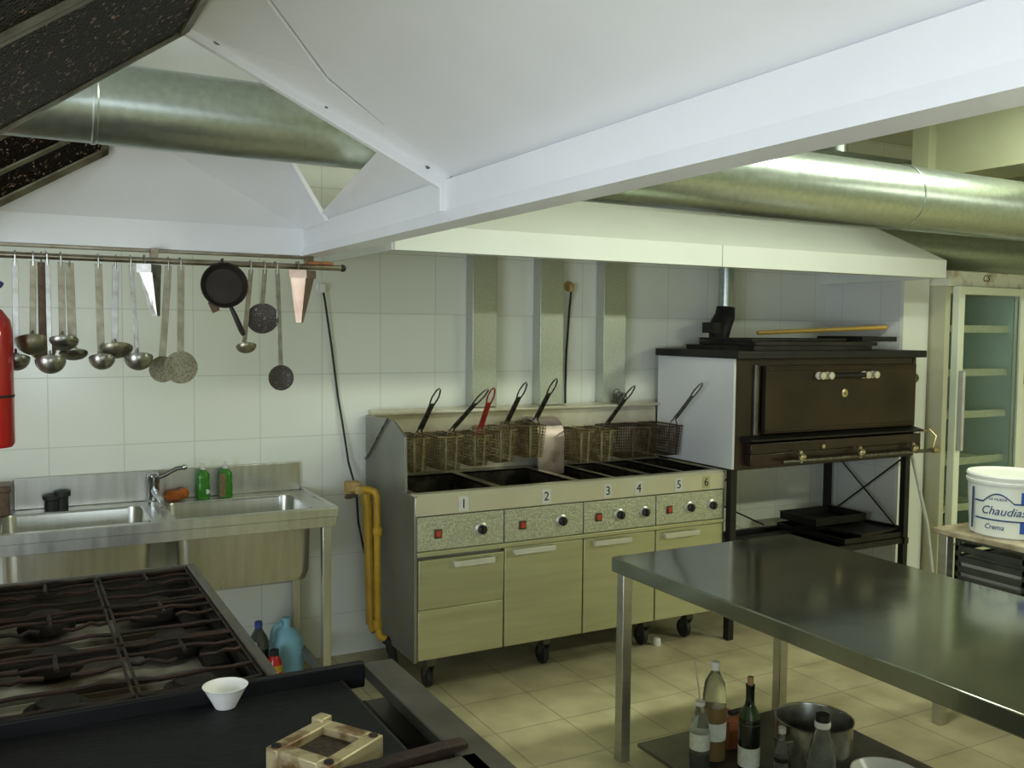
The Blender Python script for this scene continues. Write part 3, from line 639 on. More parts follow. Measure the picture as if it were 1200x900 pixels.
sh.box(OX0+.02, OX1-.02, OY0+.02, OY1-.02, z0+.006, z0+.012)
sh.build('lower_shelf', 'black', ov)
br = []
for p, q in (((OX0+.03, OY1-.02, .44), (4.2, OY1-.02, .93)), ((OX0+.03, OY1-.02, .80), (4.25, OY1-.02, .44)), ((OX1-.03, OY0+.03, .93), (OX1-.04, OY1-.03, .46)), ((OX1-.03, OY0+.03, .44), (OX1-.04, OY1-.03, .93))):
    MB().tube([p, q], .005, 6).build('cross_brace', 'black', ov)
MB().cyl((3.875, 4.42, 1.80), (3.875, 4.42, 2.2), .047, seg=24).build('flue_pipe', 'galv', ov)
fe = MB().tube([(3.875, 4.42, 1.83), (3.87, 4.42, 1.775), (3.83, 4.41, 1.72), (3.80, 4.39, 1.66), (3.80, 4.40, 1.577)], [.056, .062, .068, .064, .05], 14)
fe.box(3.71, 3.77, 4.34, 4.44, 1.67, 1.735)
fe.build('flue_elbow', 'black', ov)
# trays and peel on the oven
ztop = OZ1+.042
def tray(label, cx, cy, z, w, d, h=.012, rz=0.0, mat='black_sheet', lip=.012, grp=None, tilt=0.0):
    m = MB(); t0 = .0025
    m.box(-w/2, w/2, -d/2, d/2, 0, t0)
    for a in ((-w/2, w/2, -d/2, -d/2+t0), (-w/2, w/2, d/2-t0, d/2), (-w/2, -w/2+t0, -d/2, d/2), (w/2-t0, w/2, -d/2, d/2)): m.box(*a, 0, h)
    for s in (-1, 1): m.box(min(s*w/2, s*(w/2+lip)), max(s*w/2, s*(w/2+lip)), -d/2, d/2, h-t0, h)
    m.xf(RZ(rz) @ RY(tilt)); o = m.build('baking_tray', mat); o.location = (cx, cy, z)
    return tag(o, label, 'tray', grp)
G1 = 'black trays on top of the oven'
tray('black baking tray lying lowest on the oven top, widest of its stack', 4.0, 4.09, ztop, .95, .55, .026, .03, grp=G1)
tray('black baking tray in the middle of the stack on the oven top', 4.08, 4.10, ztop+.027, .92, .50, .022, -.05, grp=G1)
tray('black baking tray topmost on the oven, below the flue elbow', 3.98, 4.12, ztop+.051, .78, .42, .016, .06, grp=G1)
tray('small grey black tray at the right end of the oven top', 4.60, 4.05, ztop+.051, .30, .35, .030, .0, 'black', grp=G1)
tag(MB().tube([(3.95, 4.22, 1.674), (4.3, 4.15, 1.69), (4.84, 4.03, 1.716)], [.013, .013, .014], 10).build('wooden_stick', 'yellow_stick'), 'long yellow wooden stick lying across the trays on the oven', 'stick')
G2 = 'dark trays on the stand under the oven'
zs = z0+.036
tray('dark tray lying lowest on the shelf under the oven', 4.55, 4.10, zs, .50, .55, .035, .0, 'black', grp=G2)
tray('dark tray second from bottom on the shelf under the oven, pushed forward', 4.60, 4.04, zs+.037, .42, .42, .02, .12, 'black_sheet', grp=G2)
tray('small thick dark tray topmost on the shelf under the oven', 4.54, 4.22, zs+.059, .44, .30, .05, .0, 'black', grp=G2)

# mop pole leaning on the partition edge
mp_ = thing('mop', 'grey pole leaning on the white partition end beside the oven', 'mop', (5.02, 3.80, 0))
MB().tube([(5.01, 3.74, .05), (4.99, 3.80, .5), (4.955, 3.925, 1.0)], .011, 10).build('pole', 'pole', mp_)
MB().lathe([(.015, .09), (.05, .06), (.09, .02), (.10, 0)], (5.01, 3.74, 0), (0,0,1), 14).build('mop_head', 'pole', mp_)

# ------------------------------------------------------------------ fridge
fx0, fx1, fy0, fy1, fz = 5.12, 5.86, 3.80, 4.50, 2.07
fr = thing('display_fridge', 'tall white fridge with a glass door, right of the oven', 'fridge', (5.5, 4.1, 0))
w = .045
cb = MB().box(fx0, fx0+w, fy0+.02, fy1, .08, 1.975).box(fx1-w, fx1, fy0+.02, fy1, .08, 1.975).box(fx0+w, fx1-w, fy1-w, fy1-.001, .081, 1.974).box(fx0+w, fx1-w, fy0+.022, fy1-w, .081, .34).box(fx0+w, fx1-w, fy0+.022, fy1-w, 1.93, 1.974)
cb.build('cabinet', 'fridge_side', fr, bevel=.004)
MB().box(fx0+w, fx1-w, fy1-w-.006, fy1-w, .34, 1.93).box(fx0+w, fx0+w+.004, fy0+.03, fy1-w, .34, 1.93).box(fx1-w-.004, fx1-w, fy0+.03, fy1-w, .34, 1.93).build('liner', 'fridge_in', fr)
hd = MB().box(fx0, fx1, fy0, fy1, 1.9755, fz).build('sign_header', 'marble', fr, bevel=.006)
tb = text_mesh('CS', .06, shear=.3); tb.xf(T(5.47, fy0-.001, 2.03) @ RX(PI/2)); tb.build('lettering', 'rust', hd, smooth=False)
dfm = MB().box(fx0+.06, fx0+.115, fy0-.03, fy0+.02, .36, 1.975).box(fx1-.06, fx1-.005, fy0-.03, fy0+.02, .36, 1.975).box(fx0+.115, fx1-.06, fy0-.0295, fy0+.0195, 1.925, 1.9745).box(fx0+.115, fx1-.06, fy0-.0295, fy0+.0195, .361, .42)
fd = dfm.build('door', 'fridge', fr, bevel=.004)
MB().box(fx0+.11, fx1-.06, fy0-.012, fy0-.006, .42, 1.93).build('glass_pane', 'pane', fd)
MB().box(fx0+.075, fx0+.10, fy0-.065, fy0-.03, .95, 1.45).build('door_handle', 'pole', fd, bevel=.006)
for z in (.55, .85, 1.15, 1.42, 1.70):
    sm = MB()
    for k in range(13): 
        y = fy0+.08+k*.044; sm.box(fx0+w+.005, fx1-w-.005, y, y+.006, z, z+.006)
    sm.box(fx0+w+.005, fx1-w-.005, fy0+.06, fy0+.066, z-.012, z+.035)
    sm.build('shelf', 'handle_white', fr)
MB().box(fx0+.02, fx1-.02, fy0+.05, fy1-.02, 0, .08).build('plinth', 'black', fr)
pd = MB().box(5.90, 6.6, 3.84, 4.50, 0.05, 1.80).build('storage_cabinet', 'whiteplastic', None, bevel=.008)
tag(pd, 'plain pale cabinet just right of the glass door fridge', 'cabinet')
MB().box(5.91, 6.59, 3.815, 3.84, 1.35, 1.79).build('door', 'purple', pd, bevel=.004)
MB().box(5.91, 6.59, 3.815, 3.84, .10, 1.33).build('door', 'whiteplastic', pd, bevel=.004)
MB().box(5.93, 6.57, 3.88, 4.46, 0, .05).build('plinth', 'black', pd)

# ------------------------------------------------------------------ bench with bucket and crate
bn = thing('work_bench', 'bench with worn board top and steel legs at the right edge', 'bench', (3.9, 2.0, 0))
MB().box(3.47, 4.2, 1.0, 2.62, .825, .85).build('board_top', 'benchtop', bn, bevel=.004)
for x, y in ((3.50, 2.57), (4.17, 2.57), (3.50, 1.05), (4.17, 1.05)): MB().box(x-.022, x+.022, y-.022, y+.022, 0, .825).build('leg', 'steel', bn, bevel=.003)
MB().box(3.48, 4.19, 1.02, 2.58, .55, .57).build('lower_shelf', 'benchtop', bn)
cr_ = thing('plastic_crate', 'dark slatted plastic crate on the bench shelf under the bucket', 'crate', (3.77, 2.4, .572))
cm = MB(); x0, x1, y0, y1, z0_, z1_ = 3.545, 4.0, 2.24, 2.56, .572, .815
cm.box(x0, x1, y0, y1, z0_, z0_+.01)
for k in range(6):
    z = z0_+.005+k*.044
    cm.box(x0, x0+.012, y0, y1, z, z+.028).box(x1-.012, x1, y0, y1, z, z+.028).box(x0, x1, y0, y0+.012, z, z+.028).box(x0, x1, y1-.012, y1, z, z+.028)
for x, y in ((x0, y0), (x1-.02, y0), (x0, y1-.02), (x1-.02, y1-.02)): cm.box(x, x+.02, y, y+.02, z0_, z1_-.01)
cm.build('slatted_box', 'crate', cr_, bevel=.003)
MB().box(x0+.02, x1-.02, y0+.02, y1-.02, z0_+.01, z0_+.16).build('contents', 'whiteplastic', cr_)
bk = thing('bucket', 'white plastic bucket with lid and blue printed label on the bench', 'bucket', (3.665, 2.395, .85))
bx, byy, br0, br1, bh = 3.665, 2.395, .152, .165, .225
MB().lathe([(br0-.006, 0), (br0, .006), (br1, bh), (br1-.003, bh+.004)], (bx, byy, .85), (0,0,1), 48).build('pail', 'bucket', bk)
MB().lathe([(br1+.004, 0), (br1+.006, .003), (br1+.006, .014), (br1+.001, .016), (br1+.003, .020), (br1+.006, .034), (br1+.002, .042), (br1-.012, .042), (br1-.016, .034)], (bx, byy, .85+bh-.01), (0,0,1), 48).build('lid', 'whiteplastic', bk)
def wrap(mb, ang0, zc, rr=0.0012):          # wrap a flat x/y mesh onto the pail
    for v in mb.bm.verts:
        z = v.co.y+zc; r = br0+(br1-br0)*z/bh+rr+v.co.z
        a = ang0+v.co.x/br1; v.co = (bx+r*math.cos(a), byy+r*math.sin(a), .85+z)
    return mb
A0 = math.atan2(-byy, -bx)-.14                    # label faces the room's middle
LS = 1.36
def strip(pts, hw):
    m = MB(); n = len(pts); a = [m.bm.verts.new((x*LS, (y-hw)*LS, 0)) for x, y in pts]; b = [m.bm.verts.new((x*LS, (y+hw)*LS, 0)) for x, y in pts]
    for i in range(n-1): m.bm.faces.new((a[i], a[i+1], b[i+1], b[i]))
    g_ = bmesh.ops.extrude_face_region(m.bm, geom=m.bm.faces[:]); bmesh.ops.translate(m.bm, vec=(0,0,.0008), verts=[v for v in g_['geom'] if isinstance(v, bmesh.types.BMVert)])
    return m
up = []
for i in range(41):
    x = -.095+.18*i/40; up.append((x, .108 + (.026*math.cos((x+.018)/.045*PI/2) if abs(x+.018) < .045 else 0)))
wrap(strip(up, .0022), A0, 0).build('label_line', 'ink', bk)
wrap(strip([(-.095+.18*i/40, .055) for i in range(41)], .0022), A0, 0).build('label_line', 'ink', bk)
for s, sz, xo, zo, sh_ in (('Chaudias', .036, -.006, .082, .35), ('Crema', .022, -.03, .033, .3), ('LA NUEVA', .011, -.018, .118, 0)):
    m = text_mesh(s, sz*LS, .0005, sh_)
    for v in m.bm.verts: v.co.x += xo*LS
    wrap(m, A0, zo*LS).build('lettering', 'ink', bk, smooth=False)
for z in (.02, .108):
    wrap(strip([(.045+.05*i/10, z+.018) for i in range(11)], .018), A0, 0, .0008).build('blue_patch', 'inkblue', bk)
MB().tube([(bx+(br1+.006)*math.cos(A0-.80), byy+(br1+.006)*math.sin(A0-.80), .85+z) for z in (.03, .10, .20)], .004, 6).build('handle', 'ink', bk)

# ------------------------------------------------------------------ long steel table
tb_ = thing('work_table', 'long stainless steel work table in the right foreground', 'table', (2.52, 2.0, 0))
TX0, TX1, TY0, TY1 = 2.05, 2.985, .55, 2.965
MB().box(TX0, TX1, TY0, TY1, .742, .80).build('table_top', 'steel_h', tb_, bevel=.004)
for x, y in ((TX0+.03, TY1-.05), (TX1-.08, TY1-.05), (TX0+.03, TY0+.05), (TX1-.08, TY0+.05)): MB().box(x-.022, x+.022, y-.022, y+.022, 0, .742).build('leg', 'steel', tb_, bevel=.003)
MB().box(TX0+.04, TX1-.05, TY0+.05, 2.83, .085, .10).build('lower_shelf', 'rim', tb_, bevel=.002)
# things on its lower shelf
zs = .10
def bottle(name, label, x, y, prof, mat, extra=()):
    t = thing(name, label, 'bottle', (x, y, zs))
    bd = MB().lathe(prof, (x, y, zs), (0,0,1), 24).build('body', mat, t)
    for nm, pr, m_ in extra: MB().lathe(pr, (x, y, zs), (0,0,1), 24).build(nm, m_, t)
    return t
bottle('oil_bottle', 'clear plastic bottle half full of amber oil with white cap, under the table', 2.268, 2.60,
       [(.042, 0), (.044, .01), (.044, .20), (.043, .24), (.036, .29), (.018, .325), (.014, .33), (.014, .345)], 'clear',
       (('oil', [(.040, .004), (.0415, .012), (.0415, .20), (.001, .201)], 'amber'), ('label', [(.0446, .08), (.0446, .145)], 'label'), ('cap', [(.017, .336), (.017, .362), (.014, .366)], 'whiteplastic')))
sb = bottle('pouring_bottle', 'small clear bottle with a long thin straw, at left on the low shelf', 2.172, 2.565,
       [(.034, 0), (.036, .01), (.036, .14), (.028, .185), (.016, .22), (.014, .24)], 'glass',
       (('label', [(.0366, .075), (.0366, .135)], 'label'), ('collar', [(.017, .232), (.017, .246)], 'whiteplastic'), ('contents', [(.031, .004), (.033, .012), (.033, .055), (.001, .056)], 'black')))
MB().tube([(2.172, 2.565, .33), (2.165, 2.57, .40), (2.158, 2.575, .46), (2.150, 2.58, .50)], .003, 6).build('straw', 'pole', sb)
bottle('wine_bottle', 'dark wine bottle closed with a cork, on the shelf under the table', 2.292, 2.44,
       [(.034, 0), (.038, .006), (.038, .20), (.034, .225), (.018, .255), (.015, .275), (.0155, .32), (.0165, .322), (.0165, .33)], 'wine',
       (('cork', [(.011, .326), (.011, .358)], 'cork'), ('shoulder_label', [(.0386, .19), (.0346, .226), (.0186, .256)], 'foil'), ('label', [(.0388, .04), (.0388, .11)], 'label')))
bottle('cruet', 'small clear bottle with dark band between the wine bottle and the pot', 2.345, 2.335,
       [(.022, 0), (.024, .006), (.024, .12), (.012, .16), (.011, .19)], 'glass', (('band', [(.0246, .085), (.0246, .10)], 'black'), ('cap', [(.0135, .185), (.0135, .205)], 'pole')))
bottle('glass_bottle', 'clear glass bottle with black and white cap in front of the steel pot', 2.40, 2.205,
       [(.042, 0), (.046, .01), (.046, .13), (.038, .19), (.024, .235), (.022, .26)], 'glass', (('neck_ring', [(.025, .245), (.027, .25), (.027, .262), (.024, .266)], 'whiteplastic'), ('cap', [(.0235, .262), (.0225, .29)], 'black')))
pot = thing('stock_pot', 'round stainless steel pot on the shelf under the table', 'pot', (2.535, 2.37, zs))
MB().lathe([(.128, 0), (.135, .006), (.135, .185), (.139, .19), (.133, .19), (.131, .185), (.131, .012), (.001, .010)], (2.535, 2.37, zs), (0,0,1), 40, True, False).build('body', 'spoon', pot)
for s in (-1, 1):
    MB().tube([(2.535+s*.134, 2.34, zs+.14), (2.535+s*.165, 2.345, zs+.14), (2.535+s*.165, 2.395, zs+.14), (2.535+s*.134, 2.40, zs+.14)], .005, 8).build('handle', 'spoon', pot)
tag(MB().lathe([(.055, 0), (.058, .004), (.095, .05), (.115, .075), (.118, .078), (.112, .078), (.09, .052), (.05, .010), (.001, .008)], (2.615, 2.115, zs), (0,0,1), 36, True, False).build('bowl', 'bowlwhite'), 'white bowl on the low table shelf in front of the pot', 'bowl')
tag(MB().box(2.36, 2.46, 2.62, 2.74, zs, zs+.10).box(2.365, 2.455, 2.625, 2.735, zs+.10, zs+.105).build('box', 'terracotta', None, bevel=.004), 'reddish brown box behind the wine bottle on the low shelf', 'box')
kn = thing('knife', 'knife lying across the reddish box under the table', 'knife', (2.40, 2.68, zs+.105))
MB().prism([(2.31, 2.655, zs+.107), (2.31, 2.68, zs+.107), (2.41, 2.69, zs+.107), (2.41, 2.665, zs+.107)], (0,0,.003)).build('blade', 'spoon', kn)
MB().box(2.41, 2.50, 2.668, 2.688, zs+.106, zs+.122).build('handle', 'rubber', kn, bevel=.004)
tag(MB().lathe([(.02, 0), (.022, .004), (.02, .035), (.016, .04)], (3.02, 3.93, 0), (0,0,1), 16).build('bottle_cap', 'whiteplastic'), 'small white cap lying on the floor under the fryers', 'cap')

# ------------------------------------------------------------------ sink
sk_ = thing('double_sink', 'stainless steel double sink with backsplash against the tiled wall', 'sink', (.45, 4.25, 0))
SX0, SX1, SY0, SY1, SZ = -.62, 1.268, 3.955, WY-.004, .878
basins = [(-.04, .50), (.60, 1.175)]
byA, byB = 4.04, 4.42
dk = MB(); dk.box(SX0, SX1, SY0, byA, SZ-.012, SZ).box(SX0, SX1, byB, SY1, SZ-.012, SZ)
xs = [SX0]+[v for b in basins for v in b]+[SX1]
for a, b in zip(xs[0::2], xs[1::2]): dk.box(a, b, byA, byB, SZ-.012, SZ)
dk.box(SX0, SX1, SY0-.008, SY0+.012, SZ-.03, SZ+.010).box(SX1-.012, SX1+.008, SY0+.012, SY1, SZ-.0295, SZ+.0095)
dk.build('sink_top', 'sink', sk_, bevel=.003)
MB().box(SX0, SX1-.02, SY0+.002, SY0+.022, SZ-.075, SZ-.03).box(SX1-.03, SX1-.005, SY0+.01, SY1, SZ-.075, SZ-.03).build('apron', 'sink', sk_, bevel=.002)
MB().box(.004, 1.256, SY1-.02, SY1, SZ, 1.017).build('backsplash', 'sink', sk_, bevel=.003)
def basin(x0, x1, y0, y1, zt, zb, r=.055):
    m = MB(); loops = []
    def loop(inset, z, rr):
        pts = []
        for cx, cy, a0 in ((x1-inset-rr, y1-inset-rr, 0), (x0+inset+rr, y1-inset-rr, 90), (x0+inset+rr, y0+inset+rr, 180), (x1-inset-rr, y0+inset+rr, 270)):
            for k in range(5):
                a = math.radians(a0+k*22.5); pts.append(m.bm.verts.new((cx+rr*math.cos(a), cy+rr*math.sin(a), z)))
        return pts
    P = [loop(-.002, zt, r), loop(0, zt-.01, r), loop(.006, zb+.05, r), loop(.018, zb+.018, r), loop(.05, zb, r)]
    Q = [loop(-.006, zt, r), loop(-.004, zt-.01, r), loop(.002, zb+.045, r), loop(.014, zb+.010, r), loop(.05, zb-.006, r)]
    for R_ in (P, Q):
        for a, b in zip(R_, R_[1:]):
            for i in range(20): m.bm.faces.new((a[i], a[(i+1) % 20], b[(i+1) % 20], b[i]))
        m.bm.faces.new(R_[-1])
    for i in range(20): m.bm.faces.new((P[0][i], P[0][(i+1) % 20], Q[0][(i+1) % 20], Q[0][i]))
    return m
for a, b in basins: 
    bs = basin(a, b, byA, byB, SZ-.001, .545).build('basin', 'sink', sk_)
    MB().lathe([(.035, 0), (.035, .004), (.02, .005)], ((a+b)/2, 4.24, .547), (0,0,1), 20).build('drain', 'chrome', bs)
for x, y in ((SX1-.045, SY0+.04), (SX1-.045, SY1-.06), (SX0+.04, SY0+.04), (SX0+.04, SY1-.06)): MB().box(x-.019, x+.019, y-.019, y+.019, 0, SZ-.03).build('leg', 'sink', sk_, bevel=.003)
MB().box(SX1-.06, SX1-.03, SY0+.05, SY1-.07, .10, .135).box(SX0+.03, SX1-.04, SY1-.075, SY1-.045, .12, .15).build('brace', 'fryer_dark', sk_, bevel=.002)
tp = thing('faucet', 'chrome mixer tap with raised lever between the two basins', 'tap', (.56, 4.47, SZ))
MB().lathe([(.030, 0), (.030, .008), (.024, .014), (.024, .09), (.027, .095), (.027, .125), (.018, .135)], (.565, 4.465, SZ), (0,0,1), 24).build('tap_body', 'chrome', tp)
MB().tube([(.565, 4.465, SZ+.11), (.61, 4.45, SZ+.125), (.66, 4.43, SZ+.155), (.69, 4.42, SZ+.16)], [.012, .010, .009, .010], 10).build('lever', 'rim', tp)
MB().sphere((.692, 4.42, SZ+.161), .013, seg=12).build('lever_tip', 'chrome', tp)
MB().tube([(.565, 4.45, SZ+.06), (.565, 4.40, SZ+.05), (.57, 4.33, SZ+.045), (.575, 4.27, SZ+.034), (.576, 4.258, SZ+.014)], [.016, .014, .013, .012, .013], 10).build('spout', 'chrome', tp)
tag(MB().sphere((.655, 4.46, SZ+.026), .05, (1.0, .6, .5), 16).sphere((.69, 4.455, SZ+.034), .03, (1, .7, .9), 12).build('scourer', 'sponge'), 'orange scouring pad lying beside the tap', 'sponge')
def soap(x, label, lm):
    t = thing('soap_bottle', label, 'bottle', (x, 4.465, SZ), 'dish soap bottles on the sink')
    m = MB().lathe([(.028, 0), (.031, .006), (.031, .06), (.028, .075), (.031, .095), (.030, .115), (.014, .135), (.012, .142)], (0,0,0), (0,0,1), 24).xf(Matrix.Diagonal((1.0, .62, 1, 1)))
    m.xf(T(x, 4.465, SZ)); m.build('body', 'soap', t)
    MB().lathe([(.013, .138), (.013, .152), (.008, .156), (.007, .170)], (x, 4.465, SZ), (0,0,1), 16).build('cap', 'soap_cap', t)
    l = MB().lathe([(.0314, .014), (.0314, .058)], (0,0,0), (0,0,1), 24).xf(Matrix.Diagonal((1.01, .63, 1, 1))).xf(T(x, 4.465, SZ))
    if lm == 'label_brown':
        l.bm.free(); l = MB().box(x-.031, x-.004, 4.444, 4.450, SZ+.006, SZ+.115)
    else:
        l.bm.free(); l = MB().lathe([(.012, 0), (.012, .002)], (x+.014, 4.449, SZ+.035), (0,-1,0), 14)
    l.build('label', lm, t)
soap(.782, 'left green dish soap bottle on the sink ledge, with small white emblem', 'label')
soap(.884, 'right green dish soap bottle on the sink ledge, with brown label', 'label_brown')
ru = thing('drain_plug', 'black rubber drain plug set standing at the back of the left basin', 'plug', (.165, 4.45, SZ))
MB().lathe([(.030, 0), (.030, .045), (.038, .05), (.038, .066), (.02, .07)], (.150, 4.46, SZ), (0,0,1), 20).build('plug_body', 'rubber', ru)
MB().lathe([(.024, 0), (.024, .055), (.034, .06), (.034, .08), (.01, .085)], (.190, 4.465, SZ), (0,0,1), 20).build('plug_stem', 'rubber', ru)
tag(MB().box(-.34, -.012, 4.40, 4.53, SZ, SZ+.125).box(-.345, -.007, 4.395, 4.535, SZ+.10, SZ+.128).build('box', 'spoon_brown', None, bevel=.004), 'brown box at the left end of the sink ledge beside the backsplash', 'box')
# under the sink
jg = thing('plastic_jug', 'light blue plastic jug on the floor under the sink', 'jug', (1.15, 4.40, 0))
jm = MB().lathe([(.075, 0), (.082, .012), (.082, .15), (.076, .19), (.05, .225), (.025, .24), (.020, .25), (.020, .27)], (0,0,0), (0,0,1), 28).xf(Matrix.Diagonal((1, .8, 1, 1))).xf(T(1.145, 4.38, 0))
jm.build('body', 'jug', jg)
MB().tube([(1.12, 4.37, .265), (1.09, 4.36, .26), (1.075, 4.355, .235), (1.075, 4.36, .19)], .013, 10).build('handle', 'jug', jg)
MB().lathe([(.023, .262), (.023, .285), (.018, .29)], (1.145, 4.38, 0), (0,0,1), 18).build('cap', 'jug', jg)
cb_ = thing('cola_bottle', 'dark drink bottle with blue cap on the floor under the sink', 'bottle', (.99, 4.30, 0))
MB().lathe([(.045, 0), (.048, .01), (.048, .19), (.040, .235), (.018, .275), (.014, .285), (.014, .295)], (.995, 4.30, 0), (0,0,1), 24).build('body', 'wine', cb_)
MB().lathe([(.0485, .19), (.0405, .236), (.0185, .276), (.0145, .286)], (.995, 4.30, 0), (0,0,1), 24, False, False).build('shoulder', 'clear', cb_)
MB().lathe([(.018, .285), (.018, .312), (.014, .315)], (.995, 4.30, 0), (0,0,1), 18).build('cap', 'blue', cb_)
rc = thing('cleaning_bottle', 'small red and yellow bottle beside the blue jug under the sink', 'bottle', (1.055, 4.25, 0))
MB().lathe([(.034, 0), (.037, .008), (.037, .12), (.02, .16), (.018, .165)], (1.055, 4.25, 0), (0,0,1), 20).build('body', 'redext', rc)
MB().lathe([(.0375, .085), (.0375, .118)], (1.055, 4.25, 0), (0,0,1), 20).build('label', 'yellow', rc)
MB().lathe([(.021, .16), (.021, .185)], (1.055, 4.25, 0), (0,0,1), 16).build('cap', 'rubber', rc)

# ------------------------------------------------------------------ utensil rail and utensils
RY_, RZ_ = 3.45, 1.907
rl = thing('utensil_rail', 'long steel rail along the back rim of the island hood', 'rail', (.4, RY_, RZ_))
MB().tube([(-.3, RY_, RZ_), (1.12, RY_, RZ_)], .011, 12).build('bar', 'rail', rl)
MB().box(-.25, 1.0, 3.485, 3.515, 1.938, 1.95).build('mounting_strip', 'rail', rl, bevel=.002)
for x in (-.15, .45, 1.0): MB().box(x-.012, x+.012, RY_-.004, 3.50, RZ_+.004, 1.95).build('bracket', 'rail', rl)
MB().sphere((1.125, RY_, RZ_), .014, seg=12).build('end_cap', 'rubber', rl)
MB().box(.985, 1.085, RY_-.013, RY_+.013, RZ_+.009, RZ_+.022).build('rusty_clip', 'copper_rust', rl, bevel=.004)
# triangular shelf bracket
def wedge(x, label, zl, wd, mat, sk):
    t = thing('hanging_bracket', label, 'bracket', (x, RY_, 1.89), 'wedge shaped brackets on the rail')
    zt = 1.893
    MB().prism([(x-wd/2, RY_-.02, zt), (x, RY_-.045, zt), (x+wd*.45, RY_+.01, zt), (x+wd*.45-.004, RY_+.014, zt), (x, RY_-.037, zt), (x-wd/2, RY_-.014, zt)], (0,0,-.03)).build('top_fold', mat, t)
    m = MB()
    m.sheet([(x-wd/2, RY_-.02, zt), (x, RY_-.045, zt), (x+sk, RY_-.025, zl), (x-.018+sk, RY_-.02, zl)], .0025)
    m.sheet([(x, RY_-.045, zt), (x+wd*.45, RY_+.01, zt), (x+.012+sk, RY_-.01, zl), (x+sk, RY_-.025, zl)], .0025)
    m.build('folded_plate', mat, t, smooth=False)
    MB().tube([(x-wd*.2, RY_-.03, zt-.01), (x-wd*.2, RY_-.018, zt+.03), (x-wd*.2, RY_+.012, zt+.03), (x-wd*.2, RY_+.014, zt+.008)], .003, 6).build('hook', 'spoon', t)
wedge(.972, 'coppery wedge shaped steel bracket at the right end of the rail', 1.698, .115, 'copper', -.015)
wedge(.432, 'bright wedge shaped steel piece hanging between the ladles and the skimmers', 1.715, .09, 'spoon', .02)
def hook_part(x, y, zt, t, mat='spoon'):
    MB().tube([(x, y, zt-.015), (x, y-.004, zt+.018), (x, RY_-.004, RZ_+.0135), (x, RY_+.011, RZ_+.009), (x, RY_+.0135, RZ_-.006)], .003, 6).build('hook', mat, t)
def strap(x0, z0, x1, z1, y, wd, thick=.003):
    return MB().prism([(x0-wd/2, y, z0), (x0+wd/2, y, z0), (x1+wd/2, y, z1), (x1-wd/2, y, z1)], (0, thick, 0))
def ladle(label, x, xb, zb, r, mat='spoon', hm='spoon', yb=0.0, wd=.013, depth=.95, cat='ladle'):
    y = RY_-.018+yb; zt = 1.888
    t = thing('ladle', label, 'ladle', (x, y, zt), 'ladles on the rail')
    yr = y-.004
    strap(x, zt, xb, zb+.012, y, wd*1.45, .004).build('handle', hm, t, bevel=.001)
    MB().tube([(xb, y+.001, zb+.03), (xb, y-.004, zb+.012), (xb, y-.010, zb-.002)], .004, 6).build('neck', hm, t)
    MB().dish((xb, y-.008-r*.55, zb), r, r*depth, (0, .42, 1), .0015, 24, 7).build('bowl', mat, t)
    hook_part(x, y, zt, t)
    return t
ladle('leftmost steel ladle, its bowl half hidden by the red extinguisher', .022, .018, 1.572, .042)
ladle('wide ladle with greenish handle next to the brown handled one', .074, .068, 1.632, .052, 'spoon_dull', 'spoon_dull', -.004)
ladle('ladle with the dark brown handle', .098, .098, 1.60, .040, 'spoon_dull', 'spoon_brown', .03, .016)
ladle('bright thin handled ladle hanging lowest in the left group', .113, .115, 1.568, .046, 'spoon', 'spoon', -.075, .010)
ladle('ladle with flat greenish handle and shallow bowl hung highest', .155, .155, 1.630, .048, 'spoon', 'spoon_dull', -.02, .014, .65)
ladle('ladle with broad olive handle and flat bowl at the right of the left group', .182, .188, 1.588, .045, 'spoon', 'spoon_dull', .02, .018, .45)
ladle('first ladle of the middle three, with dark handle', .269, .273, 1.572, .042, 'spoon', 'spoon_dull', 0, .016)
ladle('middle ladle of the middle three, with a wide shallow bowl', .325, .318, 1.605, .055, 'spoon_dull', 'spoon', .025, .014, .6)
ladle('third ladle of the middle three, with a pale slanting handle', .370, .386, 1.574, .047, 'spoon', 'spoon', -.01, .010)
ladle('small ladle with short cup hanging under the frying pan handle', .776, .750, 1.612, .036, 'spoon_dull', 'spoon_dull', 0, .012, .7)
def skimmer(label, x, xb, zb, r, mat, hm='spoon', yb=0.0, wd=.014, ax=(0,-1,0), cat='skimmer'):
    y = RY_-.018+yb; zt = 1.89
    t = thing('skimmer', label, cat, (x, y, zt), 'skimmers on the rail')
    strap(x, zt, xb, zb+r*.9, y, wd*1.3, .004).build('handle', hm, t, bevel=.001)
    MB().dish((xb, y-.004, zb), r, r*.22, ax, .0018, 28, 5, .6).build('disc', mat, t)
    hook_part(x, y, zt, t)
    return t
skimmer('perforated skimmer mostly behind the other round skimmer', .494, .470, 1.53, .046, 'skim', 'spoon_dull', .01, .018)
skimmer('round perforated skimmer hanging in front of its twin', .531, .526, 1.537, .057, 'skim', 'spoon_dull', -.02, .018)
skimmer('blackened skimmer tilted beside the small ladle', .826, .815, 1.712, .058, 'skim_dark', 'spoon_dull', .0, .014, (-.35,-1,.3))
skimmer('slotted spoon with long bright handle, rightmost utensil before the coppery bracket', .866, .877, 1.495, .047, 'skim_dark', 'spoon', -.02, .013)
fp = thing('frying_pan', 'small black frying pan hung on the rail, handle pointing down', 'pan', (.679, 3.42, 1.82))
MB().lathe([(.062, .0), (.066, .002), (.080, .030), (.082, .030), (.078, .030), (.063, .004), (.001, .003)], (.679, 3.432, 1.824), (-.1,-1,.12), 32, True, False).build('pan_body', 'panblack', fp)
MB().tube([(.697, 3.405, 1.752), (.712, 3.405, 1.72), (.735, 3.41, 1.668), (.744, 3.415, 1.652)], [.007, .009, .010, .008], 8).build('handle', 'panblack', fp)
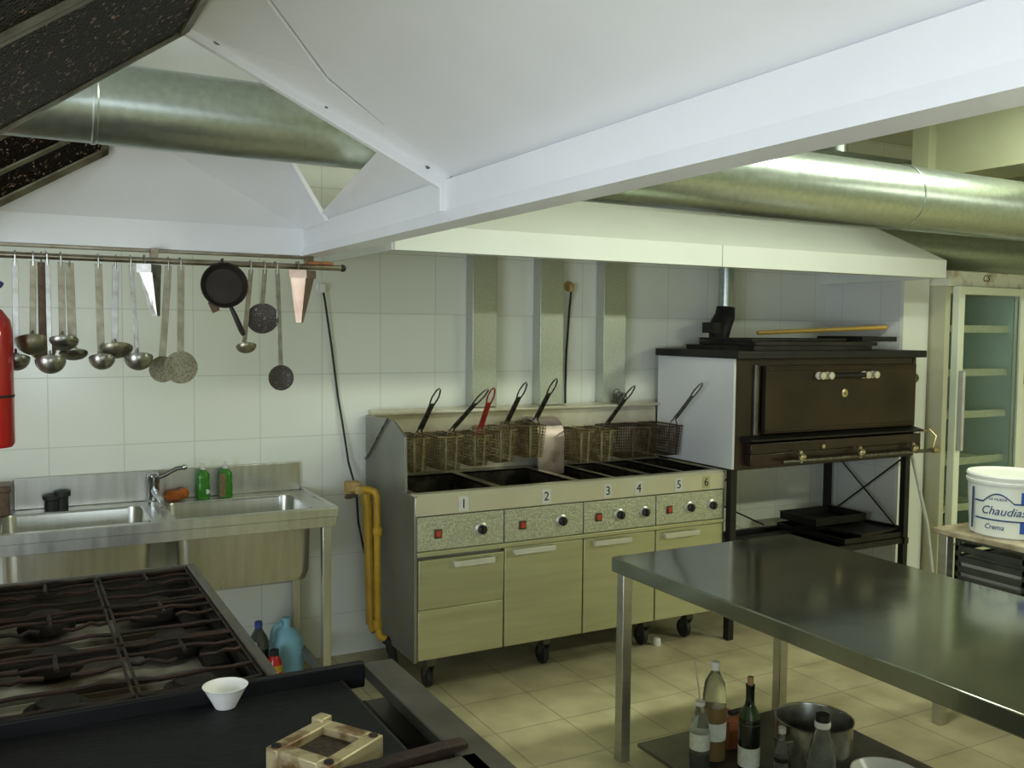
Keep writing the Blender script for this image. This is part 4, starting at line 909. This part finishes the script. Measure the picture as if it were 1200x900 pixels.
hook_part(.675, 3.43, 1.905, fp, 'panblack')
MB().prism([(.625, 3.44, 1.765), (.665, 3.44, 1.80), (.665, 3.44, 1.738), (.642, 3.44, 1.728)], (0,.004,0)).build('hanging_tab', 'spoon_brown', fp)

# post with extinguisher at the left
tag(MB().box(-.19, -.15, 3.36, 3.40, 0, 1.95).box(-.22, -.12, 3.33, 3.43, 0, .008).box(-.215, -.14, 3.35, 3.41, 1.94, 1.95).build('support_post', 'steel', None, bevel=.002), 'steel post carrying the back left corner of the island hood', 'post')
ex = thing('fire_extinguisher', 'red fire extinguisher at the left edge of the photo', 'extinguisher', (-.062, 3.30, 1.30))
ez = 1.30
MB().lathe([(.066, 0), (.073, .012), (.073, .36), (.066, .395), (.045, .425), (.024, .44), (.022, .455)], (-.062, 3.30, ez), (0,0,1), 32).build('cylinder', 'redext', ex)
MB().lathe([(.0745, .155), (.0745, .163)], (-.062, 3.30, ez), (0,0,1), 32).build('strap', 'rubber', ex)
MB().lathe([(.02, .455), (.026, .46), (.026, .50)], (-.062, 3.30, ez), (0,0,1), 16).build('valve', 'blue', ex)
MB().tube([(-.062, 3.30, ez+.50), (-.04, 3.28, ez+.515), (-.018, 3.27, ez+.50)], .011, 8).build('lever', 'blue', ex)
MB().tube([(-.07, 3.28, ez+.48), (-.09, 3.24, ez+.48), (-.10, 3.22, ez+.44), (-.10, 3.215, ez+.38), (-.10, 3.215, ez+.30), (-.10, 3.22, ez+.1)], .009, 8).build('hose', 'rubber', ex)
MB().box(-.155, -.12, 3.34, 3.385, ez+.15, ez+.19).box(-.155, -.12, 3.34, 3.385, ez+.33, ez+.36).build('wall_bracket', 'black', ex)

# ------------------------------------------------------------------ stove (open burners) and griddle on the island
st = thing('gas_stove', 'open burner gas stove with rusty grates in the left foreground', 'stove', (.25, 2.95, 0))
GX0, GX1, GY0, GY1, GZ = -.10, .59, 2.33, 3.57, .80
rm = MB(); w = .03
rm.box(GX1-w, GX1, GY0, GY1, GZ-.07, GZ).box(GX0, GX0+w, GY0, GY1, GZ-.07, GZ).box(GX0+w, GX1-w, GY1-.022, GY1-.0005, GZ-.0695, GZ-.0005).box(GX0+w, GX1-w, GY0+.0005, GY0+.02, GZ-.0695, GZ-.02)
rm.build('frame', 'rim', st, bevel=.004)
MB().box(GX0+.01, GX1-.012, GY0+.01, GY1-.016, .60, .615).box(GX0+.005, GX0+.01, GY0+.01, GY1-.01, .60, .735).box(GX1-.012, GX1-.006, GY0+.01, GY1-.01, .60, .735).box(GX0+.01, GX1-.012, GY1-.016, GY1-.01, .60, .735).build('housing', 'rim', st)
for x, y in ((GX0+.03, GY0+.05), (GX1-.03, GY0+.05), (GX0+.03, GY1-.05), (GX1-.03, GY1-.05)): MB().box(x-.018, x+.018, y-.018, y+.018, 0, .602).build('leg', 'rim', st, bevel=.002)
for k, (a, b) in enumerate(((2.36, 2.74), (2.77, 3.14), (3.17, 3.54))):
    tr = MB(); tr.box(GX0+.04, GX1-.10, a+.02, b-.02, .66, .665)
    for q in ((GX0+.04, GX1-.10, a+.015, a+.02), (GX0+.04, GX1-.10, b-.02, b-.015)): tr.box(*q, .66, .68)
    tr.build('drip_tray', 'drip', st)
    MB().box(GX1-.10, GX1-.03, a, b, .655, .69).build('manifold_cover', 'soot', st)
    for c in (0, 1):
        cx, cy = GX0+.19+c*.33, (a+b)/2
        bu = MB().lathe([(.085, 0), (.088, .01), (.08, .035), (.055, .045), (.05, .055), (.001, .058)], (cx, cy, .685), (0,0,1), 28, True, False)
        bu.cyl((cx, cy+.02, .70), (GX1-.05, cy+.03, .695), .016, seg=10)
        bu.build('burner', 'soot', st)
# cast grates: each lifts off
GL = ['front', 'middle', 'rear']
def grate(x0, x1, y0, y1, label):
    t = MB(); r = .0065; z = GZ-.012
    def bar(p, q, jit=.004):
        P0, Q0 = Vector(p), Vector(q); pts = []
        for i in range(6):
            f = i/5; pts.append(P0.lerp(Q0, f)+Vector((0, 0, random.uniform(-jit, jit) if 0 < i < 5 else 0)) + Vector((0, random.uniform(-jit, jit) if 0 < i < 5 else 0, 0)))
        t.tube(pts, r, 6)
    bar((x0, y0, z), (x1, y0, z)); bar((x0, y1, z), (x1, y1, z)); r = .0045; bar((x0, y0, z), (x0, y1, z), .001); bar((x1, y0, z), (x1, y1, z), .001); r = .0065
    h_ = y1-y0
    bar((x0, y0+h_*.28, z), (x1, y0+h_*.28, z), .006)
    bar((x0, y0+h_*.62, z), (x0+(x1-x0)*.40, y0+h_*.58, z), .006); bar((x1, y0+h_*.62, z), (x1-(x1-x0)*.40, y0+h_*.58, z), .006)
    bar((x0, y0+h_*.80, z), (x1, y0+h_*.80, z), .006)
    xm = (x0+x1)/2
    bar((xm, y1, z), (xm, y1-h_*.3, z))
    o = t.build('burner_grate', 'rust'); return tag(o, label, 'grate', 'rusty grates on the stove')
xm = GX0+.355
for k, (a, b) in enumerate(((2.36, 2.745), (2.765, 3.145), (3.165, 3.54))):
    nm = ('in the row nearest the griddle', 'in the middle row', 'in the row nearest the sink')[k]
    grate(GX0+.035, xm-.008, a, b, 'left rusty burner grate '+nm)
    grate(xm+.008, GX1-.035, a, b, 'right rusty burner grate '+nm)
# resting angle strips carrying the grates
sp_ = MB()
for y in (2.755, 3.155): sp_.box(GX0+.02, GX1-.02, y-.012, y+.012, GZ-.030, GZ-.021)
sp_.box(GX0+.025, GX0+.045, GY0+.02, GY1-.02, GZ-.030, GZ-.021).box(GX1-.045, GX1-.025, GY0+.02, GY1-.02, GZ-.030, GZ-.021).box(GX0, GX1, 2.35, 2.37, GZ-.03, GZ-.021).box(GX0, GX1, 3.53, 3.55, GZ-.03, GZ-.021)
sp_.build('grate_support', 'soot', st)

gr = thing('griddle', 'wide black iron griddle with dark steel rim in the left foreground', 'griddle', (.4, 1.9, 0))
PX0, PX1, PY0, PY1 = -.12, .80, 1.60, 2.27
MB().box(PX0, .735, PY0, PY1, .745, .775).build('plate', 'griddle', gr, bevel=.004)
MB().box(PX0, .80, PY1, PY1+.022, .745, .812).box(PX0-.02, PX0, PY0, PY1+.022, .745, .812).build('splash_rim', 'griddle', gr, bevel=.005)
MB().box(.735, .80, 1.74, PY1, .70, .71).box(.732, .738, 1.74, PY1, .70, .775).build('grease_trough', 'black', gr)
MB().box(.80, .885, 1.0, PY1+.03, .765, .80).box(.872, .885, 1.0, PY1+.03, .70, .77).build('side_rim', 'rim', gr, bevel=.005)
MB().prism([(.55, 1.70, .775), (.55, 1.70, .812), (.80, 1.715, .816), (.835, 1.72, .812), (.835, 1.72, .775)], (0, .035, 0)).build('stop_bar', 'rust', gr, bevel=.004)
MB().box(.60, .84, 1.45, 1.70, .775, .80).build('front_ledge', 'rim', gr, bevel=.006)
MB().box(PX0, .73, 1.02, PY1+.02, .14, .745).box(.73, .86, 1.02, PY1+.02, .14, .70).box(PX0, .80, 1.02, PY0, .745, .79).build('cabinet', 'rim', gr)
for x, y in ((PX0+.05, 1.1), (.8, 1.1), (PX0+.05, 2.2), (.8, 2.2)): MB().cyl((x, y, 0), (x, y, .145), .022, seg=12).build('leg', 'rim', gr)
tag(MB().lathe([(.024, 0), (.026, .004), (.044, .038), (.051, .050), (.053, .052), (.049, .052), (.041, .038), (.022, .008), (.001, .007)], (.437, 2.232, .7755), (0,0,1), 32, True, False).build('bowl', 'bowlwhite'), 'small white bowl standing on the black griddle', 'bowl')
ct = thing('square_cutter', 'stained square metal cutter frame lying on the black griddle', 'cutter', (.56, 1.835, .776))
a = .085; b_ = .052
m = MB()
for q in ((-a, a, -a, -b_), (-a, a, b_, a), (-a, -b_, -b_, b_), (b_, a, -b_, b_)): m.box(*q, 0, .05)
m.box(a-.02, a+.012, a-.02, a+.012, .0, .056)
m.xf(RZ(math.radians(32))); m.build('frame', 'brasswood', ct, local=True, bevel=.003)
m = MB().box(-b_, b_, -b_, b_, .004, .032); m.xf(RZ(math.radians(32))); m.build('blade_grid', 'crumb', ct, local=True)
for sx, sy in ((-1, -1), (-1, 1), (1, -1)):
    m = MB().lathe([(.010, 0), (.010, .003), (.006, .005)], (sx*.07, sy*.07, .05), (0,0,1), 12); m.xf(RZ(math.radians(32))); m.build('rivet', 'rust', ct, local=True)

# ------------------------------------------------------------------ world, camera, colour
W = bpy.data.worlds.new('room_world'); S.world = W; W.use_nodes = True
W.node_tree.nodes['Background'].inputs['Color'].default_value = (.75, .85, 1, 1); W.node_tree.nodes['Background'].inputs['Strength'].default_value = .3
cam = bpy.data.cameras.new('camera'); co = bpy.data.objects.new('camera', cam); COL.objects.link(co); S.camera = co
yaw, pitch, roll = .49538679, .0585133, -.00934906
fw = Vector((math.sin(yaw)*math.cos(pitch), math.cos(yaw)*math.cos(pitch), -math.sin(pitch)))
rt = Vector((math.cos(yaw), -math.sin(yaw), 0)); dn = fw.cross(rt)
c_, s_ = math.cos(roll), math.sin(roll)
r2 = c_*rt+s_*dn; d2 = -s_*rt+c_*dn
mt = Matrix((r2, -d2, -fw)).transposed().to_4x4(); mt.translation = (0, 0, 1.68)
co.matrix_world = mt
cam.sensor_width = 36; cam.lens = 1090.5/1200*36; cam.clip_start = .02
vs = S.view_settings; vs.view_transform = 'Standard'; vs.look = 'None'; vs.gamma = 1; vs.use_curve_mapping = False
vs.exposure = -0.28
